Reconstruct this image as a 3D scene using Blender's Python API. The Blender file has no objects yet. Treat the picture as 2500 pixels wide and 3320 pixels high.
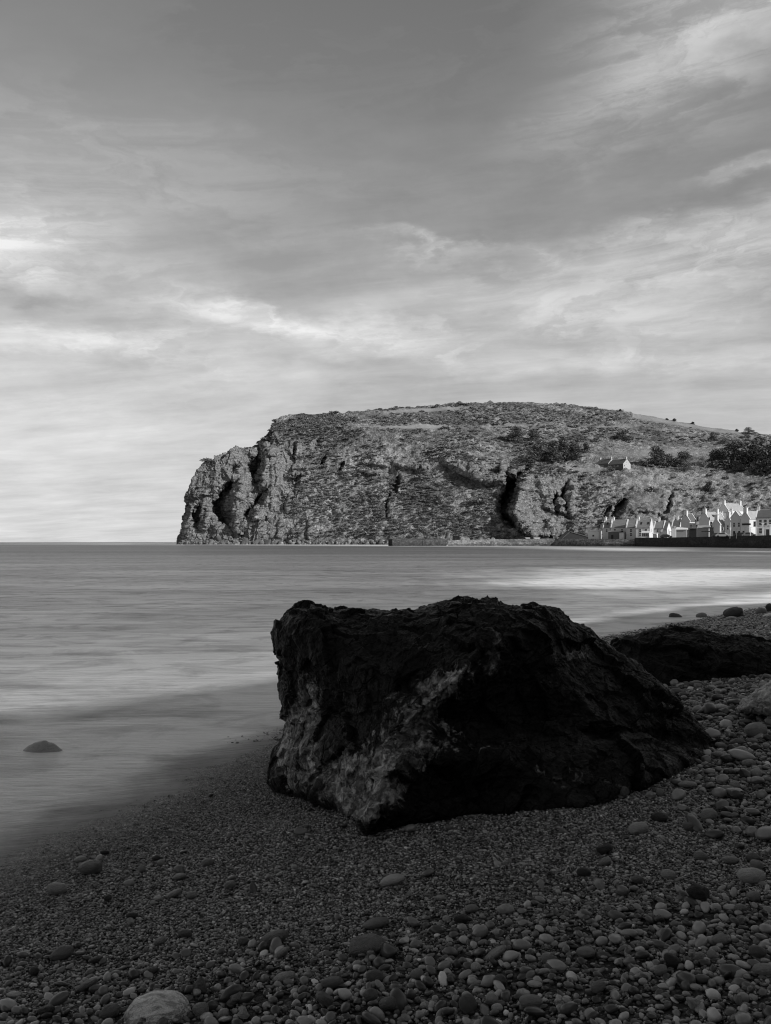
import bpy, bmesh, math, random
import numpy as np
from mathutils import Vector, Matrix
R = math.radians
rng = np.random.default_rng(7)
random.seed(7)
C = bpy.context.scene.collection
SC = bpy.context.scene

# ------------------------------------------------------------------ camera
F, CX, HY, H = 2900.0, 1250.0, 1758.0, 1.6      # focal length and horizon row in pixels of the 2500 x 3320 photo, eye height in m
cam_d = bpy.data.cameras.new('camera'); cam = bpy.data.objects.new('camera', cam_d); C.objects.link(cam)
cam.location = (0, 0, H); cam.rotation_euler = (R(90), 0, 0)
cam_d.sensor_fit = 'VERTICAL'; cam_d.sensor_height = 36.0; cam_d.sensor_width = 27.1
cam_d.lens = 36.0 * F / 3320.0
cam_d.shift_y = (HY - 1660.0) / 3320.0
cam_d.clip_start = 0.05; cam_d.clip_end = 60000
cam_d.dof.use_dof = True; cam_d.dof.focus_distance = 7.0; cam_d.dof.aperture_fstop = 45.0
SC.camera = cam
def P(px, py, D):
    return Vector(((px - CX) / F * D, D, H + (HY - py) / F * D))

# ------------------------------------------------------------------ sun, sky, exposure
SUN = Vector((0.70, -0.55, 0.47)).normalized()
sl = bpy.data.lights.new('sun', 'SUN'); sl.energy = 4.6; sl.angle = R(0.7); sl.color = (1, 1, 1)
so = bpy.data.objects.new('sun', sl); C.objects.link(so)
so.rotation_euler = SUN.to_track_quat('Z', 'Y').to_euler(); so.location = (60, -60, 90)
SC.view_settings.view_transform = 'Standard'; SC.view_settings.look = 'None'
SC.cycles.filter_width = 1.1; SC.cycles.use_denoising = True
SC.view_settings.exposure = 0.0; SC.view_settings.gamma = 1.0

class NG:
    """small helper to write node graphs as expressions"""
    def __init__(s, tree): s.t = tree; s.n = tree.nodes; s.l = tree.links
    def new(s, kind, **kw):
        n = s.n.new(kind)
        for k, v in kw.items(): setattr(n, k, v)
        return n
    def put(s, sock, v):
        if hasattr(v, 'is_linked') or isinstance(v, bpy.types.NodeSocket): s.l.new(v, sock)
        else: sock.default_value = v
    def m(s, op, a, b=0.0, c=None, clamp=False):
        n = s.new('ShaderNodeMath', operation=op); n.use_clamp = clamp
        s.put(n.inputs[0], a); s.put(n.inputs[1], b)
        if c is not None: s.put(n.inputs[2], c)
        return n.outputs[0]
    def add(s, a, b): return s.m('ADD', a, b)
    def mul(s, a, b): return s.m('MULTIPLY', a, b)
    def sub(s, a, b): return s.m('SUBTRACT', a, b)
    def mapr(s, v, a, b, c=0.0, d=1.0, smooth=True):
        n = s.new('ShaderNodeMapRange'); n.interpolation_type = 'SMOOTHSTEP' if smooth else 'LINEAR'
        s.put(n.inputs[0], v)
        for i, q in zip((1, 2, 3, 4), (a, b, c, d)): s.put(n.inputs[i], q)
        return n.outputs[0]
    def mix(s, f, a, b):
        n = s.new('ShaderNodeMix'); n.data_type = 'FLOAT'; s.put(n.inputs[0], f); s.put(n.inputs[2], a); s.put(n.inputs[3], b)
        return n.outputs[0]
    def noise(s, vec, scale, detail=4.0, rough=0.55, dist=0.0):
        n = s.new('ShaderNodeTexNoise'); s.put(n.inputs['Vector'], vec); s.put(n.inputs['Scale'], scale)
        n.inputs['Detail'].default_value = detail; n.inputs['Roughness'].default_value = rough; n.inputs['Distortion'].default_value = dist
        return n.outputs[0]
    def voro(s, vec, scale, feature='F1', out='Distance', rand=1.0):
        n = s.new('ShaderNodeTexVoronoi'); n.feature = feature; s.put(n.inputs['Vector'], vec); s.put(n.inputs['Scale'], scale)
        n.inputs['Randomness'].default_value = rand
        return n.outputs[out]
    def vmul(s, vec, xyz):
        n = s.new('ShaderNodeVectorMath', operation='MULTIPLY'); s.put(n.inputs[0], vec); n.inputs[1].default_value = xyz
        return n.outputs[0]
    def xyz(s, x, y, z=0.0):
        n = s.new('ShaderNodeCombineXYZ')
        for i, q in enumerate((x, y, z)): s.put(n.inputs[i], q)
        return n.outputs[0]
    def sep(s, v):
        n = s.new('ShaderNodeSeparateXYZ'); s.put(n.inputs[0], v); return n.outputs

world = bpy.data.worlds.new('World'); SC.world = world; world.use_nodes = True
world.node_tree.nodes.clear()
g = NG(world.node_tree)
sky = g.new('ShaderNodeTexSky', sky_type='NISHITA'); sky.sun_disc = False
sky.sun_elevation = math.asin(SUN.z); sky.sun_rotation = math.atan2(SUN.x, SUN.y); sky.altitude = 0
sky.air_density = 1.0; sky.dust_density = 1.2; sky.ozone_density = 1.0
bw = g.new('ShaderNodeRGBToBW'); g.l.new(sky.outputs[0], bw.inputs[0])
tc = g.new('ShaderNodeTexCoord'); dirv = tc.outputs['Generated']
dx, dy, dz = g.sep(dirv)[:3]
az = g.m('ARCTAN2', dx, dy); el = g.m('ARCSINE', dz)
# cloud sheet seen in perspective: streaks get flatter towards the horizon
zz = g.m('MAXIMUM', g.add(dz, 0.10), 0.04)
cu = g.m('DIVIDE', dx, zz); cv = g.m('DIVIDE', dy, zz)
pl = g.xyz(g.add(g.mul(cu, 0.9), g.mul(cv, -0.12)), g.mul(cv, 1.0), 3.1)
warp = g.noise(pl, 0.55, 3, 0.5)
big = g.noise(g.xyz(g.add(g.mul(cu, .7), g.mul(warp, 1.4)), g.add(g.mul(cv, 0.8), warp), 1.7), 0.85, 6, 0.55)
wisp = g.noise(g.xyz(g.add(g.mul(cu, 0.9), g.mul(warp, 1.6)), g.mul(g.add(cv, g.mul(cu, 0.2)), 1.9), 5.2), 1.5, 9, 0.62)
fluff = g.noise(g.xyz(g.mul(az, 9.0), g.mul(el, 15.0), 0.4), 1.0, 9, 0.6, 0.4)
# individual clouds by compass direction and height: (azimuth, elevation, half width, half height, tilt, strength)
def A(px, py): return (px - CX) / F, (HY - py) / F
wv = g.noise(g.xyz(g.mul(az, 3.0), g.mul(el, 7.0), 2.0), 1.6, 6, 0.6)
wz = g.mul(g.sub(wv, 0.5), 0.17)
def cloud(px, py, w, h, tilt, k, hard=1.0):
    a0, e0 = A(px, py)
    du = g.sub(az, a0); dv = g.sub(g.add(el, wz), e0)
    c_, s_ = math.cos(tilt), math.sin(tilt)
    uu = g.mul(g.add(g.mul(du, c_), g.mul(dv, s_)), F / w)
    vv = g.mul(g.sub(g.mul(dv, c_), g.mul(du, s_)), F / h)
    r2 = g.add(g.mul(uu, uu), g.mul(vv, vv))
    return g.mul(g.m('EXPONENT', g.mul(r2, -hard)), k)
terms = [cloud(30, 880, 290, 80, 0.0, .62), cloud(330, 700, 620, 260, -0.05, .15), cloud(820, 1060, 420, 60, -0.12, .50),
         cloud(1150, 1150, 520, 60, -0.10, .30), cloud(300, 1190, 520, 50, -0.02, .42), cloud(2330, 200, 430, 230, 0.25, .44),
         cloud(2080, 400, 420, 100, 0.35, .22), cloud(2300, 900, 500, 70, 0.05, .40), cloud(1850, 1020, 600, 70, -0.05, .30),
         cloud(1500, 880, 260, 22, -0.12, .30), cloud(300, 1020, 420, 34, 0.0, -.2), cloud(2200, 1180, 600, 60, -.05, .28),
         cloud(150, 1330, 700, 90, 0, .16), cloud(2420, 660, 200, 40, .2, .30), cloud(1250, 170, 760, 260, 0.0, -.10),
         cloud(700, 870, 330, 60, -.1, -.08), cloud(1150, 640, 700, 160, .0, .04)]
acc = terms[0]
for t_ in terms[1:]: acc = g.add(acc, t_)
cov = g.add(g.mul(g.sub(big, 0.5), 0.40), g.add(g.mul(g.sub(wisp, 0.5), 0.95), g.mul(g.sub(fluff, 0.5), 0.45)))
cov = g.mul(cov, g.mapr(el, 0.46, 0.22, 0.12, 1.0))
crisp = g.noise(g.xyz(g.add(g.mul(az, 5.0), g.mul(wz, 14.0)), g.mul(g.sub(el, g.mul(az, .10)), 22.0), 1.4), 1.3, 10, 0.62, .6)
cov = g.add(cov, g.mul(g.mul(acc, 1.35), g.m('MAXIMUM', g.add(-.15, g.add(g.mapr(crisp, .36, .64, 0.45, 1.3), g.mul(wisp, 0.3))), 0.0)))
low = g.mapr(el, 0.34, 0.08, 0.0, 0.36)
cov = g.m('ADD', cov, g.add(low, g.mul(g.mapr(az, .12, -.45, 0.0, .34), g.mapr(el, .26, .04))))
cov = g.m('MINIMUM', g.m('MAXIMUM', cov, -0.25), 1.1)
base = g.mul(bw.outputs[0], 1.0)
# clear sky (Nishita) with a bright thin cloud layer over it; both in physical sky units, scaled together by the Background strength
skyv = g.m('MINIMUM', base, 3.0)
bright = g.mul(4.6, cov)
val = g.add(g.mul(skyv, 1.25), g.m('MAXIMUM', bright, -0.25))
val = g.m('MAXIMUM', val, 0.3)
bg = g.new('ShaderNodeBackground'); g.put(bg.inputs['Strength'], 0.10)
cc = g.new('ShaderNodeCombineColor')
for i in range(3): g.put(cc.inputs[i], val)
g.l.new(cc.outputs[0], bg.inputs['Color'])
wo = g.new('ShaderNodeOutputWorld'); g.l.new(bg.outputs[0], wo.inputs[0])

# ------------------------------------------------------------------ numpy noise
_perm = rng.permutation(4096).astype(np.int64)
def _hash(ix, iy, iz):
    return _perm[(ix + _perm[(iy + _perm[iz & 4095]) & 4095]) & 4095]
_gr = rng.normal(size=(4096, 3)); _gr /= np.linalg.norm(_gr, axis=1)[:, None]
def perlin(p):
    i = np.floor(p).astype(np.int64); f = p - i; u = f * f * f * (f * (f * 6 - 15) + 10)
    out = 0
    for a in (0, 1):
        for b in (0, 1):
            for c in (0, 1):
                gd = _gr[_hash(i[:, 0] + a, i[:, 1] + b, i[:, 2] + c)]
                w = (u[:, 0] if a else 1 - u[:, 0]) * (u[:, 1] if b else 1 - u[:, 1]) * (u[:, 2] if c else 1 - u[:, 2])
                out = out + w * (gd[:, 0] * (f[:, 0] - a) + gd[:, 1] * (f[:, 1] - b) + gd[:, 2] * (f[:, 2] - c))
    return out
def fbm(p, octv=5, lac=2.03, gain=0.5, ridged=False):
    s = 0; a = 1.0; q = np.array(p, dtype=float); tot = 0
    for k in range(octv):
        n = perlin(q + 17.3 * k)
        if ridged: n = 0.5 - np.abs(n) * 1.6
        s = s + a * n; tot += a; a *= gain; q = q * lac
    return s / tot * 1.6
def worley(p, seed=0):
    i = np.floor(p).astype(np.int64); best = np.full(len(p), 9.0); idb = np.zeros(len(p))
    pts = (_gr * 0.5 + 0.5)
    for a in (-1, 0, 1):
        for b in (-1, 0, 1):
            for c in (-1, 0, 1):
                h = _hash(i[:, 0] + a, i[:, 1] + b, i[:, 2] + c + seed)
                q = i + np.array([a, b, c]) + pts[h]
                d = np.linalg.norm(p - q, axis=1); m = d < best
                best = np.where(m, d, best); idb = np.where(m, h / 4096.0, idb)
    return best, idb
def facets(p, seed=0, tilt=1.0):
    """broken planes: every cell of rock has its own tilt"""
    i = np.floor(p).astype(np.int64); best = np.full(len(p), 9.0); off = np.zeros((len(p), 3)); hid = np.zeros(len(p), dtype=np.int64)
    pts = (_gr * 0.5 + 0.5)
    for a in (-1, 0, 1):
        for b in (-1, 0, 1):
            for c in (-1, 0, 1):
                h = _hash(i[:, 0] + a, i[:, 1] + b, i[:, 2] + c + seed); q = i + np.array([a, b, c]) + pts[h]
                v = p - q; d = np.linalg.norm(v, axis=1); m = d < best
                best = np.where(m, d, best); off = np.where(m[:, None], v, off); hid = np.where(m, h, hid)
    g2 = _gr[(hid * 7 + 11) % 4096]
    return (off * g2).sum(1) * tilt + (hid % 97 / 97.0 - .5) * .25
def sst(x, a, b):
    t = np.clip((x - a) / (b - a), 0, 1); return t * t * (3 - 2 * t)

# ------------------------------------------------------------------ mesh helpers
def grid_mesh(name, V, nu, nv, mat, wrap=False, smooth=True, attrs=None):
    """V is (nu*nv,3), index = iu*nv+iv"""
    iu = np.arange(nu if wrap else nu - 1); iv = np.arange(nv - 1)
    a, b = np.meshgrid(iu, iv, indexing='ij'); a = a.ravel(); b = b.ravel(); a2 = (a + 1) % nu
    Fq = np.stack([a * nv + b, a2 * nv + b, a2 * nv + b + 1, a * nv + b + 1], 1)
    return np_mesh(name, V, Fq, mat, smooth, attrs)
def np_mesh(name, V, Fq, mat, smooth=True, attrs=None):
    me = bpy.data.meshes.new(name); n = len(Fq); k = Fq.shape[1]
    me.vertices.add(len(V)); me.vertices.foreach_set('co', np.asarray(V, dtype=np.float32).ravel())
    me.loops.add(n * k); me.loops.foreach_set('vertex_index', Fq.astype(np.int32).ravel())
    me.polygons.add(n); me.polygons.foreach_set('loop_start', np.arange(0, n * k, k, dtype=np.int32))
    me.polygons.foreach_set('use_smooth', np.full(n, smooth))
    me.update(calc_edges=True)
    if attrs:
        for nm, val in attrs.items():
            at = me.attributes.new(nm, 'FLOAT', 'POINT'); at.data.foreach_set('value', np.asarray(val, dtype=np.float32).ravel())
    if mat: me.materials.append(mat)
    return me
def link(name, me, parent=None, loc=None):
    o = bpy.data.objects.new(name, me); C.objects.link(o)
    if parent: o.parent = parent
    if loc is not None: o.location = loc
    return o
def tag(o, label=None, cat=None, group=None, kind=None):
    if label: o['label'] = label
    if cat: o['category'] = cat
    if group: o['group'] = group
    if kind: o['kind'] = kind
    return o
def empty(name, loc, rz=0):
    o = bpy.data.objects.new(name, None); C.objects.link(o); o.location = loc; o.rotation_euler = (0, 0, rz); o.empty_display_size = .5
    return o
def grid_normals(V, nu, nv):
    W = V.reshape(nu, nv, 3); du = np.gradient(W, axis=0); dv = np.gradient(W, axis=1)
    n = np.cross(du, dv); n /= (np.linalg.norm(n, axis=2)[:, :, None] + 1e-12)
    return n.reshape(-1, 3)
class MB:
    def __init__(s): s.bm = bmesh.new()
    def box(s, x0, x1, y0, y1, z0, z1):
        v = [s.bm.verts.new(p) for p in ((x0,y0,z0),(x1,y0,z0),(x1,y1,z0),(x0,y1,z0),(x0,y0,z1),(x1,y0,z1),(x1,y1,z1),(x0,y1,z1))]
        for f in ((0,3,2,1),(4,5,6,7),(0,1,5,4),(1,2,6,5),(2,3,7,6),(3,0,4,7)): s.bm.faces.new([v[i] for i in f])
        return s
    def prism(s, pts, d):
        """polygon pts swept by vector d"""
        a = [s.bm.verts.new(p) for p in pts]; b = [s.bm.verts.new(tuple(Vector(p) + Vector(d))) for p in pts]
        s.bm.faces.new(a); s.bm.faces.new(b[::-1]); n = len(a)
        for i in range(n): s.bm.faces.new((a[i], b[i], b[(i+1)%n], a[(i+1)%n]))
        return s
    def tube(s, p0, p1, r0, r1=None, n=8):
        r1 = r0 if r1 is None else r1
        p0 = Vector(p0); p1 = Vector(p1); z = (p1 - p0).normalized(); q = z.to_track_quat('Z', 'Y'); rings = []
        for p, r in ((p0, r0), (p1, r1)):
            rings.append([s.bm.verts.new(p + q @ Vector((math.cos(2*math.pi*k/n)*r, math.sin(2*math.pi*k/n)*r, 0))) for k in range(n)])
        for k in range(n): s.bm.faces.new((rings[0][k], rings[0][(k+1)%n], rings[1][(k+1)%n], rings[1][k]))
        s.bm.faces.new(rings[0][::-1]); s.bm.faces.new(rings[1])
        return s
    def build(s, name, mat, parent=None, smooth=False, loc=None):
        bmesh.ops.recalc_face_normals(s.bm, faces=s.bm.faces)
        me = bpy.data.meshes.new(name); s.bm.to_mesh(me); s.bm.free()
        for p in me.polygons: p.use_smooth = smooth
        me.materials.append(mat)
        return link(name, me, parent, loc)

# ------------------------------------------------------------------ materials (all grey: the photograph is black and white)
def mat_new(name):
    m = bpy.data.materials.new(name); m.use_nodes = True; m.node_tree.nodes.clear(); g = NG(m.node_tree)
    out = g.new('ShaderNodeOutputMaterial'); b = g.new('ShaderNodeBsdfPrincipled'); g.l.new(b.outputs[0], out.inputs[0])
    return m, g, b, out
def grey(g, v):
    c = g.new('ShaderNodeCombineColor')
    for i in range(3): g.put(c.inputs[i], v)
    return c.outputs[0]
def bump(g, b, h, dist, strength=1.0):
    n = g.new('ShaderNodeBump'); n.inputs['Distance'].default_value = dist; n.inputs['Strength'].default_value = strength
    g.put(n.inputs['Height'], h); g.l.new(n.outputs[0], b.inputs['Normal']); return n
def pos(g): return g.new('ShaderNodeNewGeometry').outputs['Position']
def objc(g): return g.new('ShaderNodeTexCoord').outputs['Object']

def mat_flat(name, v, var=0.25, scale=1.5, rough=0.8, bmp=0.0, spec=0.3):
    m, g, b, o = mat_new(name); p = pos(g)
    n = g.noise(p, scale, 5, 0.6); n2 = g.noise(p, scale * 6, 3, 0.6)
    f = g.add(1 - var, g.add(g.mul(n, var * 1.4), g.mul(n2, var * .6)))
    g.l.new(grey(g, g.mul(f, v)), b.inputs['Base Color']); b.inputs['Roughness'].default_value = rough
    b.inputs['Specular IOR Level'].default_value = spec
    if bmp: bump(g, b, n2, bmp)
    return m

def mat_headland():
    m, g, b, o = mat_new('cliff_and_heath'); p = pos(g)
    geo = g.new('ShaderNodeNewGeometry'); nz = g.sep(geo.outputs['Normal'])[2]
    at = g.new('ShaderNodeAttribute', attribute_name='rock').outputs['Fac']
    pth = g.new('ShaderNodeAttribute', attribute_name='turf').outputs['Fac']
    rocks = g.m('MINIMUM', g.m('MAXIMUM', g.add(at, g.mul(g.sub(0.42, nz), 1.2)), 0.0), 1.0)
    n1 = g.noise(p, 0.035, 4, .6); n2 = g.noise(p, 0.22, 5, .65); n3 = g.noise(p, 0.9, 5, .7)
    n4 = g.noise(p, 1.7, 5, .75)
    strata = g.noise(g.vmul(p, (0.25, 0.25, 2.4)), 0.8, 5, .65)
    veg = g.add(g.mapr(n2, .36, .66, .12, .44), g.mul(g.mapr(n3, .44, .68), .38))
    veg = g.add(veg, g.mul(g.mapr(n4, .54, .74), .24)); veg = g.mul(veg, g.mapr(n1, .25, .7, .26, .80))
    rk = g.add(g.mapr(strata, .3, .7, .07, .23), g.mul(g.mapr(n3, .4, .7), .2)); 
    veg = g.mul(veg, g.mapr(g.sep(p)[2], 55, 100, 1.0, .8))
    turf = g.add(.16, g.add(g.mul(n3, .10), g.mul(n4, .06)))
    col = g.mix(rocks, veg, rk); col = g.mix(pth, col, turf)
    g.l.new(grey(g, g.mul(col, 1.0)), b.inputs['Base Color']); b.inputs['Roughness'].default_value = .95; b.inputs['Specular IOR Level'].default_value = .1
    hh = g.add(g.mul(n3, 1.0), g.add(g.mul(n4, .55), g.mul(g.mul(strata, rocks), 1.0)))
    hh = g.mul(g.mul(hh, g.mix(pth, 1.0, .15)), g.mix(rocks, 1.0, .6))
    bump(g, b, hh, 1.5)
    return m
def mat_rock(name, dark, light, scale, rough, bumpd, spec=.5, streak=False, bare=0.0):
    m, g, b, o = mat_new(name); p = objc(g)
    n1 = g.noise(p, scale * .6, 4, .6); n2 = g.noise(p, scale * 3, 6, .65, .3); n3 = g.noise(p, scale * 16, 5, .7)
    v = g.voro(g.xyz(*[g.add(q, g.mul(n2, .12)) for q in g.sep(p)[:3]]), scale * 5, 'DISTANCE_TO_EDGE')
    f = g.add(g.mul(g.mapr(n1, .38, .68), .45), g.mul(g.mapr(n2, .42, .72), .55)); f = g.m('POWER', g.mul(f, g.add(.5, g.mul(n3, .9))), 2.2)
    if streak:
        st = g.noise(g.vmul(p, (1.2, 9, 9)), scale * 1.4, 5, .6); f = g.mapr(st, .35, .65)
    col = g.mix(f, dark, light)
    if bare:
        # paler stone where black algae crust wore off, with skylit faces painted in too
        ba = g.new('ShaderNodeAttribute', attribute_name='bare').outputs['Fac']; pn = g.noise(p, scale * 3.4, 8, .72, .6); pf = g.noise(p, scale * 8, 5, .7, .6)
        k = g.m('MULTIPLY', g.mapr(g.add(g.mul(ba, .62), g.mul(g.sub(pn, .5), 1.9)), .36, .56), g.mapr(pf, .40, .60, .25, 1.0), clamp=True)
        chip = g.sep(g.voro(g.xyz(*[g.add(q, g.mul(n2, .10)) for q in g.sep(p)[:3]]), scale * 5, out='Color'))[0]
        col = g.mix(k, col, g.mul(g.mul(g.m('POWER', g.add(.45, n3), 2.0), g.add(.25, g.mul(chip, 1.3))), bare))
    g.l.new(grey(g, col), b.inputs['Base Color'])
    g.l.new(g.mapr(n2, .3, .7, rough + .15, rough - .1), b.inputs['Roughness']); b.inputs['Specular IOR Level'].default_value = spec
    h = g.add(g.mul(n2, .8), g.add(g.mul(n3, .35), g.mul(g.mapr(v, 0, .08), .25)))
    bump(g, b, h, bumpd)
    return m
def mat_pebble(name, lo, hi, wet=0.0, island=False):
    m, g, b, o = mat_new(name)
    r = g.new('ShaderNodeObjectInfo').outputs['Random']
    if island:
        r = g.m('FRACT', g.add(g.mul(r, 7.3), g.new('ShaderNodeNewGeometry').outputs['Random Per Island']))
    r2 = g.m('FRACT', g.mul(r, 17.31))
    p = objc(g)
    n = g.noise(p, 1.7 if not island else 60, 4, .6); n2 = g.noise(p, 14 if not island else 300, 3, .6)
    tone = g.add(g.mix(g.m('POWER', r, 2.2), lo, hi), g.mul(g.mapr(r2, .955, .975), hi * .9))
    tone = g.mul(tone, g.add(.65, g.add(g.mul(n, .5), g.mul(n2, .25))))
    # stones soaked by the swash are darker than the dry ones higher up the beach
    px_, py_, pz_ = g.sep(pos(g))[:3]; soak = g.mapr(g.add(g.sub(g.mul(px_, .924), g.mul(py_, .382)), 3.83), .5, 2.1, .6, 1.0); tone = g.mul(tone, soak)
    g.l.new(grey(g, tone), b.inputs['Base Color']); b.inputs['Roughness'].default_value = .36 - .1 * wet
    b.inputs['Specular IOR Level'].default_value = .55
    return m
def mat_stone(name, v, streak=0.0):
    m, g, b, o = mat_new(name); p = objc(g)
    n = g.noise(p, 1.6, 5, .6); n2 = g.noise(p, 12, 4, .6)
    tone = g.mul(v, g.add(.6, g.add(g.mul(n, .55), g.mul(n2, .25))))
    if streak:
        s_ = g.noise(g.vmul(p, (.8, 5, 5)), 1.6, 5, .6, .4); tone = g.mul(tone, g.mapr(s_, .35, .62, 1 - streak, 1.15))
    g.l.new(grey(g, tone), b.inputs['Base Color']); b.inputs['Roughness'].default_value = .42; b.inputs['Specular IOR Level'].default_value = .45
    bump(g, b, n2, .02)
    return m
def mat_shingle():
    m, g, b, o = mat_new('shingle_ground'); p = g.vmul(pos(g), (1, 1, 1))
    wt = g.new('ShaderNodeAttribute', attribute_name='wet').outputs['Fac']
    w1 = g.noise(p, 9, 4, .6)
    pw = g.xyz(*[g.add(q, g.mul(w1, .02)) for q in g.sep(p)[:3]])
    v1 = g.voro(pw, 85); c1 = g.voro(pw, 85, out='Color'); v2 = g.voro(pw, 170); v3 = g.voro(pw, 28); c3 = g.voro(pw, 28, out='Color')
    t = g.sep(c1)[0]; t3 = g.sep(c3)[1]
    tone = g.add(.008, g.add(g.mul(g.m('POWER', t, 3.0), .09), g.mul(g.m('POWER', t3, 6.0), .06)))
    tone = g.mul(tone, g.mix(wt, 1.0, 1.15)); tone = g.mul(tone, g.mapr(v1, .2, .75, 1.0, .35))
    g.l.new(grey(g, tone), b.inputs['Base Color']); g.put(b.inputs['Roughness'], g.mix(wt, .7, .45)); b.inputs['Specular IOR Level'].default_value = .35
    h = g.add(g.mul(g.sub(1, v1), .7), g.add(g.mul(g.sub(1, v2), .25), g.mul(g.sub(1, v3), .8)))
    bump(g, b, h, .010)
    return m
def mat_water():
    m, g, b, o = mat_new('silky_sea_water'); p = pos(g)
    x, y, z = g.sep(p)[:3]
    foam = g.new('ShaderNodeAttribute', attribute_name='foam').outputs['Fac']
    veil = g.new('ShaderNodeAttribute', attribute_name='veil').outputs['Fac']
    # waves average out into long soft streaks; the streaks get longer with distance, as the swell lines do
    ly = g.m('LOGARITHM', g.m('MAXIMUM', g.add(y, 0.5), 1.0), 2.718)
    q = g.xyz(g.m('DIVIDE', x, g.m('MAXIMUM', g.mul(y, .35), 1.5)), g.mul(ly, 9.0), 0)
    s1 = g.noise(q, 1.0, 4, .55, .5); s2 = g.noise(g.vmul(q, (2.6, 5.5, 1)), 1.0, 5, .65, .5); s3 = g.noise(g.vmul(q, (7, 16, 1)), 1, 4, .65)
    soft = g.noise(p, .45, 3, .5)
    st = g.add(g.mul(s1, .45), g.add(g.mul(s2, .38), g.mul(s3, .22)))
    body = g.mul(g.mapr(st, .36, .68, .10, .29), g.mapr(y, 30, 160, 1.0, .5))
    body = g.add(body, g.mul(g.mapr(y, 22, 4), g.add(.03, g.mul(soft, .10))))
    cov = g.m('MINIMUM', g.m('MAXIMUM', g.mul(foam, g.mapr(st, .34, .58, .5, 1.15)), 0), 1)
    g.l.new(grey(g, g.mix(cov, body, .82)), b.inputs['Base Color'])
    b.inputs['Roughness'].default_value = .42; b.inputs['IOR'].default_value = 1.33; b.inputs['Specular IOR Level'].default_value = .28
    bump(g, b, g.add(g.mul(s2, .6), g.mul(s3, .4)), .22, .5)
    tr = g.new('ShaderNodeBsdfTransparent'); mx = g.new('ShaderNodeMixShader')
    fn = g.noise(g.vmul(p, (1, 1, 0)), 1.1, 6, .65, .6)
    a = g.m('MULTIPLY', veil, g.mapr(fn, .3, .7, .72, 1.28)); a = g.m('MINIMUM', g.m('MAXIMUM', a, 0), 1)
    g.l.new(a, mx.inputs[0]); g.l.new(tr.outputs[0], mx.inputs[1]); g.l.new(b.outputs[0], mx.inputs[2]); g.l.new(mx.outputs[0], o.inputs[0])
    return m
def mat_slate(name, v):
    m, g, b, o = mat_new(name); p = objc(g)
    br = g.new('ShaderNodeTexBrick'); g.put(br.inputs['Vector'], g.vmul(p, (1, 1, 1))); br.inputs['Scale'].default_value = 2.2
    n = g.noise(p, 1.1, 5, .6)
    g.l.new(grey(g, g.mul(v, g.add(.6, g.mul(n, .8)))), b.inputs['Base Color']); b.inputs['Roughness'].default_value = .6
    return m
def mat_leaf(name, lo, hi):
    m, g, b, o = mat_new(name); p = pos(g)
    r = g.new('ShaderNodeNewGeometry').outputs['Random Per Island']
    n = g.noise(p, .7, 3, .6)
    g.l.new(grey(g, g.mix(g.mul(g.add(r, n), .6), lo, hi)), b.inputs['Base Color']); b.inputs['Roughness'].default_value = .85
    b.inputs['Specular IOR Level'].default_value = .15
    return m
def mat_masonry(name, v, stain, sc):
    m, g, b, o = mat_new(name); p = pos(g)
    x, y, z = g.sep(p)[:3]
    br = g.new('ShaderNodeTexBrick'); g.put(br.inputs['Vector'], g.xyz(g.add(x, y), z, 0)); br.inputs['Scale'].default_value = sc
    br.inputs['Color1'].default_value = (.6, .6, .6, 1); br.inputs['Color2'].default_value = (1.3, 1.3, 1.3, 1); br.inputs['Mortar'].default_value = (.45, .45, .45, 1)
    bw_ = g.new('ShaderNodeRGBToBW'); g.l.new(br.outputs['Color'], bw_.inputs[0])
    n = g.noise(g.vmul(p, (.25, .25, .9)), 1.0, 5, .65); n2 = g.noise(p, .9, 5, .7); weed = g.mapr(g.add(z, g.mul(n2, 1.4)), 1.2, 2.2, stain, 1.0)
    t = g.mul(g.mul(g.mapr(n, .3, .7, .5, 1.5), g.mapr(n2, .3, .7, .6, 1.4)), g.mul(bw_.outputs[0], weed))
    g.l.new(grey(g, g.mul(t, v)), b.inputs['Base Color']); b.inputs['Roughness'].default_value = .85; bump(g, b, g.add(n2, bw_.outputs[0]), .15)
    return m
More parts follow.
